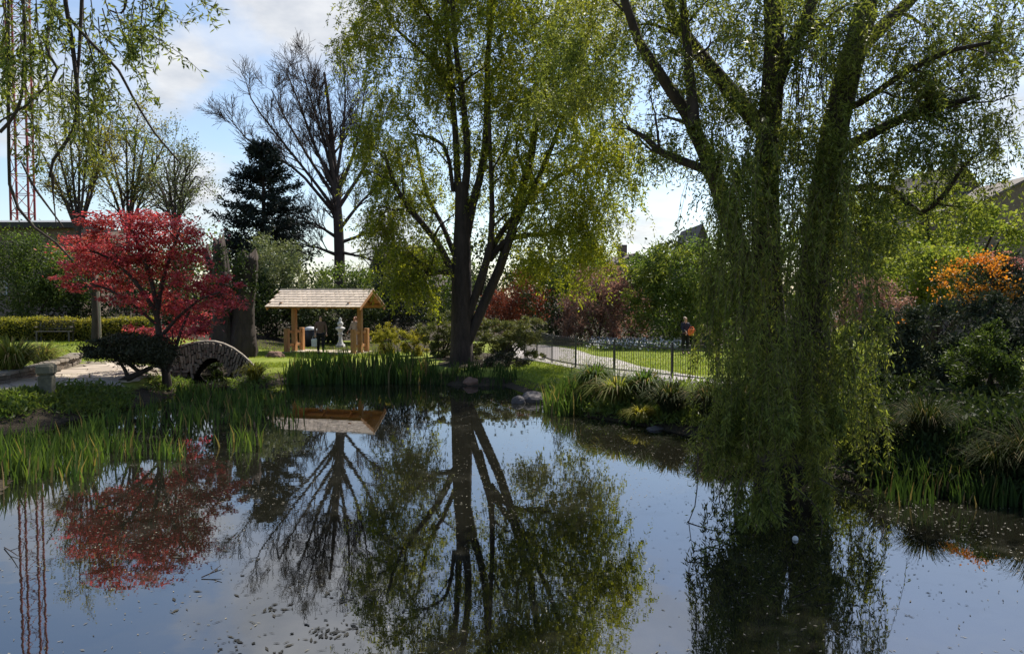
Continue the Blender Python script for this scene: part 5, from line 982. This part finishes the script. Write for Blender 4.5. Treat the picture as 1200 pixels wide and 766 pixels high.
def lawn():
    out = []
    for (x0, x1, y0, y1, n) in ((655, 860, 405, 440, 14000), (285, 460, 402, 420, 8000), (300, 336, 425, 446, 2500), (600, 660, 422, 456, 6000), (-10, 75, 478, 505, 6000), (60, 130, 400, 425, 2600), (860, 1000, 410, 450, 3000), (60, 215, 460, 482, 4000)):
        a = rng.uniform(x0, x1, n); b = rng.uniform(y0, y1, n); z = np.full(n, .38)
        for _ in range(3):
            b_ = -(b - CY) / F; c, s = math.cos(PITCH), math.sin(PITCH); dy = c + b_ * s; dz = -s + b_ * c; tt = (z - HC) / dz; X = (a - CX) / F * tt; Y = dy * tt; z = np.maximum(hgt(X, Y), 0)
        out.append(np.stack([X, Y, z], 1))
    P = np.concatenate(out); P = P[pond_sd(P[:, 0], P[:, 1]) < -.25]; V, Q = blades(P, rng.uniform(.03, .085, len(P)), .02, .5, .3); tag(link('grass', np_mesh('grass', V, Q), M['lawnblade'], kind='stuff'), 'short lawn grass around the pond', 'grass')
lawn()
def debris():
    n = 9000; px = rng.uniform(-30, 1230, n); py = 450 + 330 * rng.uniform(0, 1, n) ** 1.1
    # drifts where flecks gather
    for (x, y, rx, ry, k) in ((230, 500, 120, 35, 500), (180, 610, 110, 50, 420), (120, 680, 45, 10, 90), (550, 470, 100, 15, 200), (660, 560, 120, 60, 300), (1000, 680, 150, 70, 700), (1080, 620, 110, 40, 500), (400, 690, 100, 60, 200), (560, 640, 120, 90, 450), (740, 498, 70, 7, 240), (270, 580, 80, 15, 200)):
        px = np.r_[px, x + rng.normal(size=k) * rx * .6]; py = np.r_[py, y + rng.normal(size=k) * ry * .6]
    P = np.array([G(a, max(b, 446), 0) for a, b in zip(px, py)]); P = P[(P[:, 1] > 3) & (pond_sd(P[:, 0], P[:, 1]) > .05)]
    keep = rng.uniform(size=len(P)) < np.clip((P[:, 1] - 5.5) / 9, .15, 1); P = P[keep]; n = len(P); az = rng.uniform(0, 6.283, n); P[:, 2] = .004 + .003 * rng.uniform(size=n); D = np.stack([np.cos(az), np.sin(az), .02 * rng.normal(size=n)], 1)
    V, Q = kites(P, D, rng.uniform(.012, .06, n), rng.uniform(.006, .02, n), np.array([0, 0, 30.0])); tag(link('floating_flecks', np_mesh('flecks', V, Q), M['scum'], kind='stuff'), 'pale catkin flecks and leaf scraps floating on the pond', 'floating debris')
    n = 260; spots = [(390, 740, 30, 8, 40), (325, 715, 20, 6, 14), (300, 755, 60, 10, 26), (420, 700, 35, 10, 24), (650, 470, 40, 8, 20)]; P = []
    for x, y, rx, ry, k in spots:
        for _ in range(k): P.append(G(x + random.gauss(0, 1) * rx * .6, y + random.gauss(0, 1) * ry * .6, .006))
    for _ in range(60): P.append(G(random.uniform(200, 520), random.uniform(640, 766), .006))
    P = np.array(P); n = len(P); az = rng.uniform(0, 6.283, n); D = np.stack([np.cos(az), np.sin(az), np.zeros(n)], 1); V, Q = kites(P, D, rng.uniform(.02, .12, n), rng.uniform(.008, .04, n), np.array([0, 0, 30.0])); tag(link('floating_leaves', np_mesh('floating_leaves', V, Q), M['pad'], kind='stuff'), 'dark dead leaves floating near the front of the pond', 'floating debris')
    for (pts, lab) in (([(5, 641), (14, 646), (21, 651)], 'small forked twig poking from the water near the left edge'), ([(1031, 634), (1036, 623), (1036, 614)], 'small twig poking from the water in front of the right irises'), ([(236, 676), (250, 670), (260, 667)], 'thin twig lying on the water below the maple reflection')):
        p = np.array([G(x, y, .01 + .03 * i) for i, (x, y) in enumerate(pts)]); q, r = resample(p, [.007, .006, .004], 6); parts = [tubes(q, r, 5)]
        side = np.array([q[2], q[2] + (q[4] - q[2]) * .6 + np.array([.02, .12, .03])]); parts.append(tubes(side, np.array([.005, .003]), 5)); V, Q = join(parts); tag(link('twig', np_mesh('twig', V, Q), M['bark']), lab, 'twig', 'twigs in the water')
    c = G(932, 632, 0); bm = bmesh.new(); bmesh.ops.create_uvsphere(bm, u_segments=16, v_segments=10, radius=.036); me = bpy.data.meshes.new('ball'); bm.to_mesh(me); bm.free()
    for p in me.polygons: p.use_smooth = True
    o = tag(link('ball', me, M['ball']), 'small white ball floating in front of the willow curtain', 'ball'); o.location = (c[0], c[1], .012)
debris()
